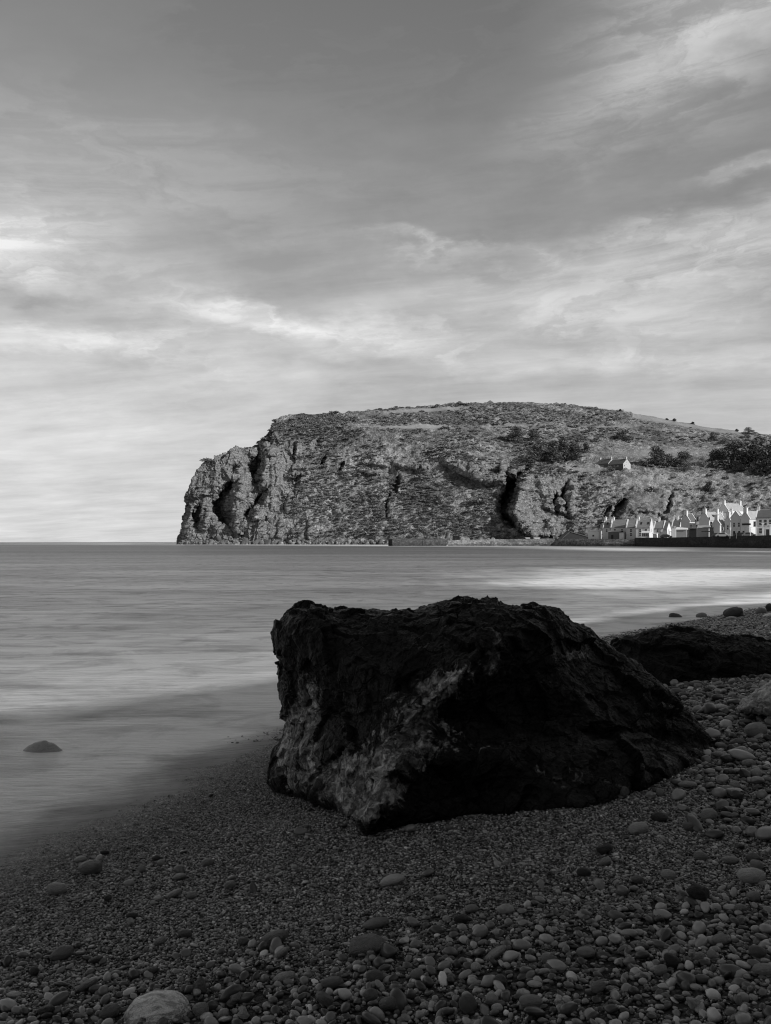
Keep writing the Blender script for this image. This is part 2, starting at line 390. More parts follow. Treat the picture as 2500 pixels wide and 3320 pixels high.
M = dict(
    headland=mat_headland(), boulder=mat_rock('wet_black_boulder', .0015, .03, 2.6, .40, .06, .26, bare=.50),
    rock2=mat_rock('dark_ledge_rock', .0015, .035, 2.4, .5, .05, .22), rock3=mat_rock('pale_banded_rock', .2, .6, 2.0, .6, .03, .3, True),
    searock=mat_rock('sea_worn_rock', .34, .5, 2.0, .5, .01, .3),
    shingle=mat_shingle(), water=mat_water(), peb=mat_pebble('shingle_pebble', .03, .40), pebi=mat_pebble('fine_gravel', .010, .46, island=True),
    white=mat_flat('limewash', .64, .18, .8, .85), cream=mat_flat('cream_harl', .55, .2, .8, .9), greywall=mat_flat('grey_harl', .30, .25, .8, .9),
    stonew=mat_flat('weathered_stone_wall', .40, .55, 1.2, .9, .05), slate=mat_slate('slate', .17), slate_dk=mat_slate('dark_slate', .09), slate_lt=mat_slate('pale_pantile', .30),
    glass=mat_flat('dark_window_glass', .03, .1, 1, .15, 0, .5), frame=mat_flat('window_paint', .7, .1, 1, .5), dark=mat_flat('tarred_timber', .03, .3, 1.5, .8),
    wood=mat_flat('weathered_wood', .12, .4, 2.0, .9), seawall=mat_masonry('dark_sea_wall_masonry', .035, .5, .9), quay=mat_masonry('quay_masonry', .26, .45, .8), shaded_front=mat_flat('painted_front_shade', .09, .5, 1.5, .9),  # last entry: shade of the hill cottage fronts painted as a darker tone
    quay_dk=mat_masonry('dark_pier_masonry', .07, .5, .7), street=mat_flat('street_concrete', .35, .2, .5, .9), pot=mat_flat('clay_pot', .35, .2, 2, .8),
    leaf_dk=mat_leaf('dark_pine_foliage', .015, .16), leaf_md=mat_leaf('scrub_foliage', .04, .20), gorse=mat_leaf('gorse_foliage', .02, .33), bark=mat_flat('bark', .09, .4, 3, .9),
    bare=mat_flat('bare_branches', .35, .3, 3, .9), car=mat_flat('dark_car_paint', .05, .1, 1, .3, 0, .6), car2=mat_flat('pale_car_paint', .5, .1, 1, .3, 0, .6), tyre=mat_flat('tyre_rubber', .02, .1, 3, .8),
    shore=mat_rock('shore_rocks', .08, .45, .25, .8, .2, .2), land=mat_flat('hill_turf_and_rock', .08, .6, .08, .95, 0),
)

# ------------------------------------------------------------------ beach and sea
_sy = np.array([-60, -20, 0, 4.7, 5.5, 7.6, 10, 14.9, 22, 60, 150, 235, 420, 2000.0])
_sx = np.array([-34, -12, -4.1, -2.2, -1.85, -1.0, .5, 3.75, 9.5, 42, 95, 118, 140, 400.0])
def shore_d(x, y):
    xs = np.interp(y, _sy, _sx); sl_ = (np.interp(y + .5, _sy, _sx) - np.interp(y - .5, _sy, _sx))
    return (x - xs) / np.sqrt(1 + sl_ * sl_)
def ground_z(x, y):
    x = np.asarray(x, float); y = np.asarray(y, float); d = shore_d(x, y)
    z = np.where(d < 0, np.maximum(.12 * d, -3.5), np.where(d < 5, .12 * d, .6 + (d - 5) * .06))
    p = np.stack([x, y, x * 0], -1).reshape(-1, 3)
    n = fbm(p * .55, 3).reshape(z.shape) * .05 + fbm(p * 2.3 + 9, 2).reshape(z.shape) * .012
    return z + n * sst(d, -.5, 2.0) + .004 * 0
def spaced(lo, hi, n, k):
    t = np.linspace(-1, 1, n); s = np.sinh(t * k) / np.sinh(k); return np.where(s < 0, -s * lo, s * hi)
gx = np.unique(np.concatenate([np.arange(-4, 12, .04), 12 + (np.linspace(0, 1, 90) ** 2.2) * 3000, -4 - (np.linspace(0, 1, 70) ** 2.2) * 3000]))
gy = np.unique(np.concatenate([np.arange(0.5, 9, .035), 9 + (np.linspace(0, 1, 260) ** 2.4) * 9000, .5 - (np.linspace(0, 1, 60) ** 2) * 300]))
X, Y = np.meshgrid(gx, gy, indexing='ij')
Z = ground_z(X, Y); Dsh = shore_d(X, Y)
Z = np.minimum(Z, 3.0)
V = np.stack([X, Y, Z], -1).reshape(-1, 3)
wet = 1 - sst(Dsh, .3, 2.0)
beach = link('shingle_beach', grid_mesh('shingle_beach', V, len(gx), len(gy), M['shingle'], attrs={'wet': wet}))
tag(beach, kind='structure')

# sea: level water that thins out over the shingle as a film of swash
sxg = np.unique(np.concatenate([np.arange(-4, 11, .06), 11 + (np.linspace(0, 1, 130) ** 2.2) * 6000, -4 - (np.linspace(0, 1, 130) ** 2.2) * 6000]))
syg = np.unique(np.concatenate([np.arange(3, 12, .06), 12 + (np.linspace(0, 1, 420) ** 2.6) * 22000, 3 - (np.linspace(0, 1, 20) ** 2) * 60]))
X, Y = np.meshgrid(sxg, syg, indexing='ij')
d = shore_d(X, Y); gz = ground_z(X, Y)
p3 = np.stack([X, Y, X * 0], -1).reshape(-1, 3)
lobe = (fbm(p3 * np.array([.5, .5, 1]), 3).reshape(X.shape)) * .55 + fbm(p3 * 1.7 + 4, 3).reshape(X.shape) * .16
z = np.maximum(0.0, gz + .006 + .030 * (1 - sst(d, -.9, .9)))
z = np.where(d > 2.4, gz - .08, z)
veil = 1 - sst(d + lobe * .8, -.7, 1.25)
veil = np.clip(veil, 0, 1) ** .95
near = sst(-d, -1.2, .5) * (1 - .82 * sst(-d - lobe * .35, 1.2, 2.5)) * (1 - sst(-d, 3.0, 8.0)) * (Y < 70)  # near-shore foam, painted whiter where the hillside shade falls to offset it
foam = near * (.95 + .5 * np.clip(fbm(p3 * np.array([.9, .55, 1]) + 2, 4).reshape(X.shape) * 1.5, -.4, 1))
def streak(pts, w, k, ymin=8):
    """foam crest following real positions on the water"""
    global foam
    P_ = np.array([[P(a, b, H * F / (b - HY)).x, H * F / (b - HY)] for a, b in pts])
    best = np.full(X.shape, 1e9); ww = np.zeros(X.shape)
    for i in range(len(P_) - 1):
        a, b = P_[i], P_[i + 1]; ab = b - a; t = np.clip(((X - a[0]) * ab[0] + (Y - a[1]) * ab[1]) / (ab @ ab), 0, 1)
        qx = X - (a[0] + t * ab[0]); qy = Y - (a[1] + t * ab[1]); yy = a[1] + t * ab[1]
        dd = np.sqrt(qx ** 2 + qy ** 2) / (w * yy * yy / (F * H))
        best = np.minimum(best, dd)
    nz = fbm(np.stack([X / (Y + 1) * 18, np.log(Y.clip(1)) * 26, X * 0], -1).reshape(-1, 3), 4).reshape(X.shape)
    foam = foam + k * np.exp(-np.abs(best * np.clip(1 + nz * .7, .5, 2)) ** 2.2) * (Y > ymin)
streak([(1960, 1891), (2080, 1874), (2300, 1857), (2560, 1860)], 15, 1.15); streak([(1820, 1890), (1960, 1893)], 6, .7)
streak([(2360, 1787), (2560, 1790)], 1.0, .6)
streak([(1700, 1774), (1850, 1775)], .8, .6)
streak([(560, 1763.2), (900, 1764)], 1.0, 1.0); streak([(1050, 1766), (1300, 1768)], 1.2, .8)
streak([(1430, 1770), (1600, 1771)], 1.2, .6); streak([(2400, 1800), (2560, 1803)], 1.5, .3)
streak([(1950, 1925), (2200, 1932), (2560, 1925)], 8, .22)
streak([(-60, 2362), (200, 2352), (500, 2345), (760, 2338), (930, 2345)], 16, .55, 3); streak([(40, 2492), (180, 2470), (330, 2462), (450, 2468), (530, 2484)], 7, .5, 3)
streak([(-40, 2490), (60, 2512), (140, 2536)], 8, .5, 3); streak([(300, 2512), (430, 2518)], 5, .35, 3); streak([(-30, 2668), (80, 2672)], 9, .4, 3); streak([(40, 2570), (190, 2556)], 7, .35, 3)
streak([(1900, 1777), (2000, 1780), (2100, 1786)], 1.3, .7)
foam = np.clip(foam, 0, 1.2)
V = np.stack([X, Y, z], -1).reshape(-1, 3)
sea = link('sea_water', grid_mesh('sea_water', V, len(sxg), len(syg), M['water'], attrs={'foam': foam, 'veil': veil}))
tag(sea, kind='structure')

def ground_hit(px, py, dz=0.0):
    """where the line of sight through a photo pixel meets the beach"""
    a = (px - CX) / F; b = (HY - py) / F; Dd = 4.0
    for _ in range(40):
        zg = float(ground_z(np.array([a * Dd]), np.array([Dd]))[0]) + dz
        Dn = (H - zg) / (-b); Dd = Dd * .5 + Dn * .5
    return Vector((a * Dd, Dd, H + b * Dd)), Dd

# ------------------------------------------------------------------ headland
sky_px = np.array([584, 590, 597, 602, 612, 625, 650, 690, 730, 780, 835, 860, 874, 880, 886, 905, 960, 1060, 1150, 1250, 1400, 1450, 1550, 1700, 1850, 1950, 2050, 2150, 2300, 2400, 2500, 2700, 3000.])
sky_py = np.array([1766, 1745, 1700, 1650, 1600, 1560, 1526, 1488, 1474, 1465, 1452, 1432, 1415, 1396, 1376, 1358, 1345, 1345, 1336, 1326, 1316, 1309, 1306, 1306, 1313, 1324, 1340, 1360, 1384, 1399, 1412, 1440, 1500.])
kx = np.array([568, 700, 880, 1100, 1400, 1620, 1700, 1850, 2000, 2200, 2500, 2700, 3000.])
Dbase = np.array([640, 632, 619, 605, 586, 574, 569, 561, 550, 530, 500, 482, 460.])
bpy_ = np.array([1766, 1500, 1392, 1385, 1440, 1510, 1515, 1520, 1532, 1540, 1540, 1545, 1560.])
Db = Dbase + np.array([10, 26, 48, 62, 62, 56, 56, 66, 62, 70, 80, 90, 95.])
Dsky = Dbase + np.array([15, 36, 75, 120, 185, 215, 230, 250, 262, 262, 245, 230, 210.])
NU, N1, N2, N3 = 1350, 330, 150, 20
pxs = np.concatenate([np.linspace(584, 1000, 420), np.linspace(1000, 2000, 650)[1:], np.linspace(2000, 3000, 282)[1:]]); NU = len(pxs)
def I(k, p=pxs): return np.interp(p, kx, k)
sk = np.interp(pxs, sky_px, sky_py); db = I(Dbase); dd_ = I(Db); ds = I(Dsky); bp = np.maximum(I(bpy_), sk + 6)
zb = np.where(pxs > 1850, 2.6 * sst(pxs, 1850, 1950), -1.0)
bpyb = HY + (H - zb) * F / db
t1 = np.linspace(0, 1, N1); t2 = np.linspace(0, 1, N2)[1:]; t3 = np.linspace(0, 1, N3)[1:]
PY = np.concatenate([bpyb[:, None] + (bp - bpyb)[:, None] * t1[None], bp[:, None] + (sk - bp)[:, None] * (1 - (1 - t2[None]) ** 1.25)], 1)
DD = np.concatenate([db[:, None] + (dd_ - db)[:, None] * t1[None] ** 1.1, dd_[:, None] + (ds - dd_)[:, None] * t2[None]], 1)
PX = np.repeat(pxs[:, None], PY.shape[1], 1)
def feat(pts, A_, ramp, decay, fade=12):
    A_ *= 2.0; ramp *= 1.25 + .45 * (pts[0][0] < 900)
    """a buttress edge: rock right of the line stands A_ metres nearer, a face turned left falls away across 'ramp' pixels"""
    global DD
    ys = np.array([p[1] for p in pts], float); xs = np.array([p[0] for p in pts], float); o = np.argsort(ys); ys = ys[o]; xs = xs[o]
    wob = fbm(np.stack([PX * 0, PY * .045, PX * 0 + pts[0][0]], -1).reshape(-1, 3), 3).reshape(PX.shape) * 9
    xl = np.interp(PY, ys, xs) + wob
    u = PX - xl
    w = ramp * 1.1; env = sst(PY, ys[0] - fade, ys[0] + fade) * (1 - sst(PY, ys[-1] - fade, ys[-1] + fade))
    taper = .45 + .55 * np.sin(np.clip((PY - ys[0]) / (ys[-1] - ys[0] + 1), 0, 1) * math.pi) ** .6
    w = w * taper
    notch = sst(u, -w, -w * .72) * (1 - np.clip((u + w * .72) / (w * .72), 0, 1))
    out = sst(u, -w * .3, 0) * np.exp(-np.maximum(u, 0) / (decay * .6))
    DD = DD + (A_ * .75 * notch - A_ * .22 * out) * env
def ledge(pts, A_, ramp, decay, fade=14):
    """an overhanging ledge: rock above the line stands out"""
    global DD
    xs = np.array([p[0] for p in pts], float); ys = np.array([p[1] for p in pts], float)
    wob = fbm(np.stack([PX * .05, PX * 0, PX * 0 + pts[0][0]], -1).reshape(-1, 3), 4).reshape(PX.shape) * 10
    u = np.interp(PX, xs, ys) + wob - PY
    k = sst(u, -ramp, 0) * np.exp(-np.maximum(u, 0) / decay) * sst(PX, xs[0] - fade, xs[0] + fade) * (1 - sst(PX, xs[-1] - fade, xs[-1] + fade))
    DD = DD - A_ * k
# deep gullies and buttresses seen in the cliff
feat([(868, 1452), (866, 1500), (852, 1545), (850, 1580)], 26, 32, 70)
feat([(782, 1500), (770, 1535)], 10, 16, 30, 6)
feat([(790, 1560), (770, 1610), (768, 1660), (765, 1715)], 22, 50, 45)
feat([(880, 1590), (862, 1625), (835, 1660), (815, 1690)], 20, 30, 60)
feat([(670, 1630), (672, 1680), (660, 1715)], 16, 28, 40)
feat([(622, 1640), (614, 1700), (606, 1745)], 12, 16, 30)
feat([(808, 1705), (805, 1750)], 10, 18, 40, 8)
feat([(968, 1425), (960, 1480)], 12, 13, 40, 8)
feat([(892, 1400), (880, 1420)], 9, 14, 30, 8)
feat([(980, 1540), (975, 1575)], 7, 14, 30, 8); feat([(940, 1600), (932, 1660)], 6, 12, 30, 8)
feat([(1060, 1480), (1050, 1510)], 7, 12, 30, 8); feat([(915, 1690), (905, 1745)], 6, 14, 30, 8)
feat([(1040, 1420), (1034, 1430)], 6, 10, 30, 6); feat([(965, 1700), (958, 1740)], 7, 12, 24, 8)
feat([(1120, 1500), (1110, 1530)], 6, 12, 30, 8); feat([(1010, 1690), (1000, 1750)], 7, 12, 24, 8)
feat([(1270, 1600), (1262, 1680)], 6, 14, 40, 10); feat([(1300, 1540), (1292, 1600)], 8, 16, 40, 10)
feat([(1728, 1515), (1700, 1550), (1684, 1600), (1668, 1660), (1690, 1705), (1740, 1740)], 46, 52, 120, 10)
feat([(1660, 1515), (1650, 1570)], 10, 20, 40, 8)
feat([(1850, 1560), (1846, 1610), (1852, 1660)], 12, 22, 50, 10); feat([(1810, 1600), (1820, 1665)], 9, 20, 40, 8)
feat([(2040, 1620), (2030, 1650), (2010, 1690)], 14, 34, 70, 10); feat([(2185, 1600), (2170, 1655)], 8, 12, 50, 10)
feat([(1985, 1640), (1975, 1690)], 6, 16, 30, 8)
ledge([(1440, 1492), (1480, 1510), (1530, 1530), (1560, 1552), (1640, 1556)], 13, 22, 18)
ledge([(1280, 1500), (1330, 1512), (1390, 1515)], 8, 14, 14); ledge([(1190, 1500), (1260, 1508)], 5, 10, 12)
ledge([(1170, 1525), (1230, 1532)], 6, 10, 12); ledge([(1560, 1520), (1640, 1515)], 7, 12, 12)
ledge([(2040, 1655), (2100, 1652), (2150, 1665)], 5, 14, 14); ledge([(1400, 1620), (1440, 1625)], 3, 8, 12)
ledge([(1760, 1640), (1860, 1668)], 6, 12, 14); ledge([(930, 1545), (1000, 1530)], 6, 10, 14)
V1 = np.stack([(PX - CX) / F * DD, DD, H + (HY - PY) / F * DD], -1)
# behind the skyline the plateau carries on and sinks to the sea on the far side
last = V1[:, -1:, :]
back = last + np.stack([np.zeros((NU, len(t3))), 420 * t3[None] * np.ones((NU, 1)), -(18 * t3[None] + 110 * t3[None] ** 3) * np.ones((NU, 1))], -1)
back[..., 2] = np.maximum(back[..., 2], -4)
Vh = np.concatenate([V1, back], 1); NV = Vh.shape[1]; Vh = Vh.reshape(-1, 3)
pxv = np.repeat(pxs, NV); pyv = HY - (Vh[:, 2] - H) / Vh[:, 1] * F
nrm = grid_normals(Vh, NU, NV)
if nrm[NU // 2 * NV + 40, 1] > 0: nrm = -nrm; flip = True
else: flip = False
rocky = (1 - sst(pxv, 880, 1060)) * sst(pyv, 1380, 1470) + sst(pxv, 1600, 1700) * (1 - sst(pxv, 1850, 1900)) * sst(pyv, 1530, 1560) * .9 \
    + sst(pxv, 1990, 2030) * (1 - sst(pxv, 2150, 2190)) * sst(pyv, 1640, 1660) * .8 + sst(pxv, 1180, 1230) * (1 - sst(pxv, 1680, 1720)) * np.exp(-((pyv - 1525) / 28) ** 2) * .8
rocky = np.clip(rocky + fbm(Vh * .03, 3) * .5 * (rocky > .02), 0, 1)
slope_top = sst(pxv * 0 + np.tile(np.arange(NV), NU), N1 - 20, N1 + 20)
turf = np.clip(np.exp(-(((pxv - 1380) / 120) ** 2 + ((pyv - 1330 - (pxv - 1380) * -.06) / 7) ** 2)) * 1.6 + np.exp(-(((pxv - 1350) / 110) ** 2 + ((pyv - 1386) / 6) ** 2)) * 1.4
               + (pxv > 2050) * np.exp(-((pyv - np.interp(pxv, sky_px, sky_py) - 6) / 9) ** 2) * (pxv < 2420)
               + sum(k_ * np.exp(-(((pxv - a_) / w_) ** 2 + ((pyv - b_ + (pxv - a_) * .03) / h_) ** 2)) for a_, b_, w_, h_, k_ in [(2150, 1468, 190, 16, .8), (1900, 1522, 110, 8, .8), (2230, 1556, 230, 14, .55), (2110, 1620, 60, 22, .5), (2330, 1700, 200, 40, .5), (1640, 1382, 160, 6, .7), (1980, 1385, 90, 5, .7)]), 0, 1)
disp = fbm(Vh * .018, 4) * 5 * (1 - .7 * slope_top) + fbm(Vh * .07 + 5, 4) * 2.6 * (1 - .5 * slope_top)
wq = Vh + np.stack([fbm(Vh * .06, 3), fbm(Vh * .06 + 3, 3), fbm(Vh * .06 + 7, 3)], -1) * 6
ra, ida = worley(wq * np.array([.11, .11, .07])); rb, idb = worley(wq * np.array([.30, .30, .42]) + 5); 
disp += rocky * ((ida - .5) * 2.4 + (idb - .5) * 1.1 + facets(wq * np.array([.06, .06, .045]), 2) * 3.2 + facets(wq * .16 + 3, 4) * 1.3 + fbm(Vh * np.array([.08, .08, .03]) + 8, 4, ridged=True) * 2.0 + fbm(Vh * np.array([.12, .12, .7]) + 3, 3, ridged=True) * .9)
w_, wid = worley(Vh * np.array([.20, .20, .20]))
disp += (1 - rocky) * (1 - turf) * (np.clip(.75 - w_, 0, 1) * 2.6 * (.3 + wid)) + (1 - rocky) * (1 - turf) * fbm(Vh * .45, 3) * .7
disp += rocky * fbm(Vh * .4 + 2, 4, ridged=True) * .6
edge = sst(np.tile(np.arange(NV), NU), 0, 14) * (.35 + .65 * sst(pxv, 570, 650))
Vh = Vh + nrm * (disp * np.clip(edge + .25, 0, 1))[:, None]
me = grid_mesh('headland_hill', Vh, NU, NV, M['headland'], smooth=True, attrs={'rock': rocky, 'turf': turf})
if not flip: pass
headland = link('headland_hill', me); tag(headland, kind='structure')
VHg = Vh.reshape(NU, NV, 3)
PXs = (Vh[:, 0] / Vh[:, 1] * F + CX).reshape(NU, NV); PYs = (HY - (Vh[:, 2] - H) / Vh[:, 1] * F).reshape(NU, NV)
def hill_point(px, py):
    """surface point of the hill seen at a photo pixel"""
    sel = slice(0, N1 + N2 - 1); e = (PXs[:, sel] - px) ** 2 + (PYs[:, sel] - py) ** 2
    i = np.unravel_index(np.argmin(e), e.shape); return Vector(VHg[i])

# ------------------------------------------------------------------ the cliff and slope behind the camera, whose shade lies on this end of the beach
# its unseen crest is shaped parallel to the waterline, so that its shadow ends a little way out in the shallows
_s = np.array([[-60, -60], [-34, -28], [-6, -5], [-2.0, 4.7], [-.92, 7.6], [.5, 10], [3.75, 14.9], [9.5, 22], [16, 29], [24, 37]], float)
_off = -1.7; RC = 27.0; sxy = np.array([SUN.x, SUN.y]) / math.hypot(SUN.x, SUN.y); tanS = SUN.z / math.hypot(SUN.x, SUN.y)
crest = _s + np.array([_off, 0]) + sxy * RC
ch = np.array([48, 48, 36, RC * tanS + 5] + [RC * tanS] * 4 + [RC * tanS * .8, RC * tanS * .45])  # heights raised behind the camera to block skylight from the beach
nseg = 200; tt = np.linspace(0, len(crest) - 1, nseg); kxs = np.interp(tt, range(len(crest)), crest[:, 0]); kys = np.interp(tt, range(len(crest)), crest[:, 1]); chh = np.interp(tt, range(len(crest)), ch)
c3 = np.stack([kxs, kys, kxs * 0], -1); chh = chh + .22 * sst(fbm(c3 * .11 + 2, 3), -.35, .45) + .08 * sst(fbm(c3 * .6, 3), -.3, .4)
pu = np.array([-17, -16, -12, -8, -4, -1.5, 0, 12, 60, 200.]); pv = np.array([-.05, .02, .10, .45, .80, .96, 1.0, 1.0, .98, .8])
uu = np.unique(np.concatenate([np.linspace(-17, 0, 60), np.linspace(0, 200, 40)])); nu_ = len(uu); hh_ = np.interp(uu, pu, pv)
Vc = np.stack([kxs[:, None] + sxy[0] * uu[None], kys[:, None] + sxy[1] * uu[None], chh[:, None] * hh_[None] + .02 * np.maximum(uu, 0)[None] * 0], -1).reshape(-1, 3)
am = np.tile(sst(uu, -17, -10) * (1 - .8 * np.exp(-(uu / 6) ** 2)), nseg)
Vc = Vc + np.stack([fbm(Vc * .12, 5), fbm(Vc * .12 + 9, 5), fbm(Vc * .1 + 4, 5) * .6], -1) * 2.2 * am[:, None]
tag(link('bay_hillside', grid_mesh('bay_hillside', Vc, nseg, nu_, M['land'])), kind='structure')

# ------------------------------------------------------------------ large rocks: closed bodies with their own depth
def rock_body(name, outline, centre, front, back, mat, nth=700, nr=150, amp=.05, seed=0, ridge=None, fs=3.0, strata=None):
    """outline: (px,py,D) around the rock as the eye sees its edge, centre (px,py,D); front/back: how far the body swells towards and away from the eye"""
    o = np.array(outline, float); o2 = np.vstack([o, o[:1]]); s = np.concatenate([[0], np.cumsum(np.hypot(np.diff(o2[:, 0]), np.diff(o2[:, 1])))])
    q = np.linspace(0, s[-1], nth, endpoint=False); e = np.stack([np.interp(q, s, o2[:, i]) for i in range(3)], -1)
    k = 9; ker = np.hanning(k + 2)[1:-1]; ker /= ker.sum(); e = np.stack([np.convolve(np.concatenate([e[-(k//2):, i], e[:, i], e[:k//2, i]]), ker, 'valid') for i in range(3)], -1)
    c = np.array(centre, float)
    tf = np.sin(np.linspace(0, math.pi / 2, nr)); ts = np.concatenate([tf, tf[::-1][1:]]); sg = np.concatenate([np.full(nr, -1.0), np.full(nr - 1, 1.0)])
    T = ts[None, :]; px = c[0] + (e[:, 0:1] - c[0]) * T; py = c[1] + (e[:, 1:2] - c[1]) * T
    Dm = c[2] + (e[:, 2:3] - c[2]) * T ** 1.5; bul = np.sqrt(np.clip(1 - T ** 2, 0, 1)) ** .85
    if ridge is not None: bulf = bul * front + ridge(px, py) * np.sqrt(bul + 1e-6)
    else: bulf = bul * front
    Dp = np.where(sg[None] < 0, Dm - bulf, Dm + bul * back)
    V = np.stack([(px - CX) / F * Dp, Dp, H + (HY - py) / F * Dp], -1); n = V.shape[1]; V = V.reshape(-1, 3)
    nm = grid_normals(V, nth, n); ctr = V.mean(0); 
    if (nm * (V - ctr)).sum() < 0: nm = -nm
    Q = V + seed * 13.7
    wq = Q + np.stack([fbm(Q * 3.0, 3), fbm(Q * 3.0 + 3, 3), fbm(Q * 3.0 + 8, 3)], -1) * .09
    dsp = facets(wq * fs * np.array([.62, .62, .8]), 0, 1.0) * amp * 1.5 + facets(wq * fs * 1.7 + 5, 3, 1.0) * amp * .8 + facets(wq * fs * 4.6 + 9, 5, 1.0) * amp * .22
    dsp += fbm(Q * fs * 7, 4, ridged=True) * amp * .3 + fbm(Q * fs * 1.5, 4, ridged=True) * amp * .7
    if strata is not None:
        dr = np.array(strata[:3]); sc = strata[3]; dsp += fbm(np.stack([Q @ dr * sc, Q[:, 0] * .8, Q[:, 1] * .8], -1), 4, ridged=True) * strata[4]
    V = V + nm * (dsp - dsp.mean() * .7)[:, None]
    return V, nth, n
def poly_rock(name, label, cat, base, *a, **k):
    mat = k.get('mat') if 'mat' in k else a[4]
    bare_f = k.pop('bare_f', None)
    V, nu, nv = rock_body(name, *a, **k); at = {'bare': bare_f(V[:, 0] / V[:, 1] * F + CX, HY - (V[:, 2] - H) / V[:, 1] * F)} if bare_f else None
    B = Vector(base); V = V - np.array(base)
    return tag(link(name, grid_mesh(name, V, nu, nv, mat, wrap=True, attrs=at), loc=B), label, cat)

def base_pt(px, py, dn=14): return (px, py + dn, ground_hit(px, py)[1] + .02)
TP = 5.45
ol = [base_pt(884, 2545, 4), (880, 2500, 5.4), (893, 2440, 5.42), (916, 2380, TP), (918, 2290, TP), (905, 2170, TP), (894, 2050, TP), (902, 2012, TP), (930, 1984, TP), (985, 1968, TP),
      (1030, 1976, TP), (1090, 1988, TP), (1160, 1984, TP), (1270, 1988, TP), (1350, 1978, TP), (1415, 1957, TP), (1450, 1940, TP), (1490, 1935, TP), (1560, 1947, TP), (1640, 1958, TP),
      (1700, 1962, TP), (1760, 1962, TP), (1815, 1982, TP), (1870, 2029, TP), (1920, 2062, TP), (1985, 2112, TP), (2040, 2150, 5.4), (2100, 2200, 5.35), (2160, 2254, 5.3), (2225, 2310, 5.25),
      (2290, 2362, 5.2)] + [base_pt(*q) for q in [(2352, 2405), (2320, 2440), (2150, 2515), (1990, 2575), (1900, 2610), (1700, 2626), (1500, 2636), (1330, 2650), (1225, 2664), (1186, 2676), (1160, 2655), (1080, 2606), (980, 2570), (920, 2552)]]
def ridge_main(px, py):
    xl = np.interp(py, [1950, 2080, 2200, 2330, 2450, 2560, 2700], [1640, 1580, 1480, 1330, 1260, 1235, 1190])
    u = px - xl
    r = np.exp(-np.abs(u) / np.where(u < 0, 330, 190)) * .34
    x2 = np.interp(py, [2000, 2200, 2400, 2600], [1700, 1820, 2000, 2150]); r += np.exp(-np.abs(px - x2) / 160) * .14
    r += np.exp(-(((px - 1500) / 300) ** 2 + ((py - 2600) / 90) ** 2)) * -.07
    r += np.exp(-(((px - 1780) / 260) ** 2 + ((py - 2640) / 70) ** 2)) * -.05
    r += np.exp(-(((px - 1620) / 330) ** 2 + ((py - 2440) / 80) ** 2)) * .16
    r += np.exp(-(((px - 1060) / 110) ** 2 + ((py - 2330) / 60) ** 2)) * -.12
    return r
def bare_skylit_main(px, py):  # one mask for worn patches and for painted skylight on the left faces
    def e(cx, cy, w, h, t=0.0):
        c_, s_ = math.cos(t), math.sin(t); u = ((px - cx) * c_ + (py - cy) * s_) / w; v = ((py - cy) * c_ - (px - cx) * s_) / h
        return np.exp(-(u * u + v * v))
    b = e(960, 2400, 70, 160, .15) * 1.1 + e(1010, 2250, 60, 110) * .6 + e(1180, 2590, 110, 80) * 1.2 + e(1300, 2440, 190, 110, -.6) * .9 + e(1430, 2230, 200, 70, -.6) * .8 + e(1090, 2500, 130, 70) * .7
    b += e(1860, 2125, 70, 26) * .8 + e(1600, 2110, 30, 110, .2) * .7 + e(1620, 2420, 260, 60, .1) * .35 + e(2000, 2330, 200, 40, .7) * .35 + e(1850, 2520, 200, 50, .1) * .5
    return np.clip(b, 0, 1)
poly_rock('boulder', 'huge rough near-black boulder standing on dark shingle at the water edge', 'boulder', (0.6, 4.8, .3), ol, (1420, 2330, 5.1), .40, .7, M['boulder'],
          nth=1000, nr=200, amp=.036, ridge=ridge_main, bare_f=bare_skylit_main, seed=1, fs=3.4)
ol2 = [(1985, 2080, 8.3), (2040, 2068, 8.3), (2100, 2048, 8.3), (2180, 2036, 8.3), (2270, 2044, 8.3), (2350, 2062, 8.3), (2430, 2075, 8.2), (2500, 2092, 8.1), (2600, 2130, 8.0), (2680, 2200, 7.8), (2660, 2300, 7.5),
       (2500, 2290, 7.35), (2300, 2290, 7.35), (2150, 2275, 7.45), (2050, 2240, 7.6), (1960, 2150, 8.0)]
poly_rock('ledge_rock', 'long low black rock lying behind the right end of the huge boulder', 'rock', (3.0, 7.8, .4), ol2, (2300, 2180, 7.9), .35, .6, M['rock2'], nth=700, nr=150, amp=.035, seed=2, fs=3.0, strata=(.25, .0, .97, 6, .05))
ol3 = [(2395, 2300, 5.85), (2425, 2272, 5.85), (2460, 2240, 5.85), (2500, 2215, 5.85), (2570, 2175, 5.85), (2640, 2150, 5.85), (2720, 2200, 5.7), (2740, 2290, 5.6), (2640, 2330, 5.6), (2500, 2310, 5.65)]
poly_rock('banded_rock', 'pale banded rock end jutting in from the right edge above coarse shingle', 'rock', (2.6, 5.8, .5), ol3, (2570, 2245, 5.75), .2, .4, M['rock3'], nth=400, nr=90, amp=.02, seed=3, fs=4, strata=(.35, 0, .93, 14, .03))
ol4 = [(35, 2470, 6.9), (55, 2445, 6.9), (95, 2414, 6.9), (140, 2401, 6.9), (178, 2412, 6.9), (208, 2434, 6.9), (225, 2470, 6.9), (130, 2480, 6.9)]
poly_rock('wave_washed_rock', 'rounded rock awash in the shallow silky water at the left', 'rock', (-2.5, 6.5, 0), ol4, (130, 2450, 6.9), .10, .2, M['searock'], nth=200, nr=50, amp=.006, seed=4, fs=4)

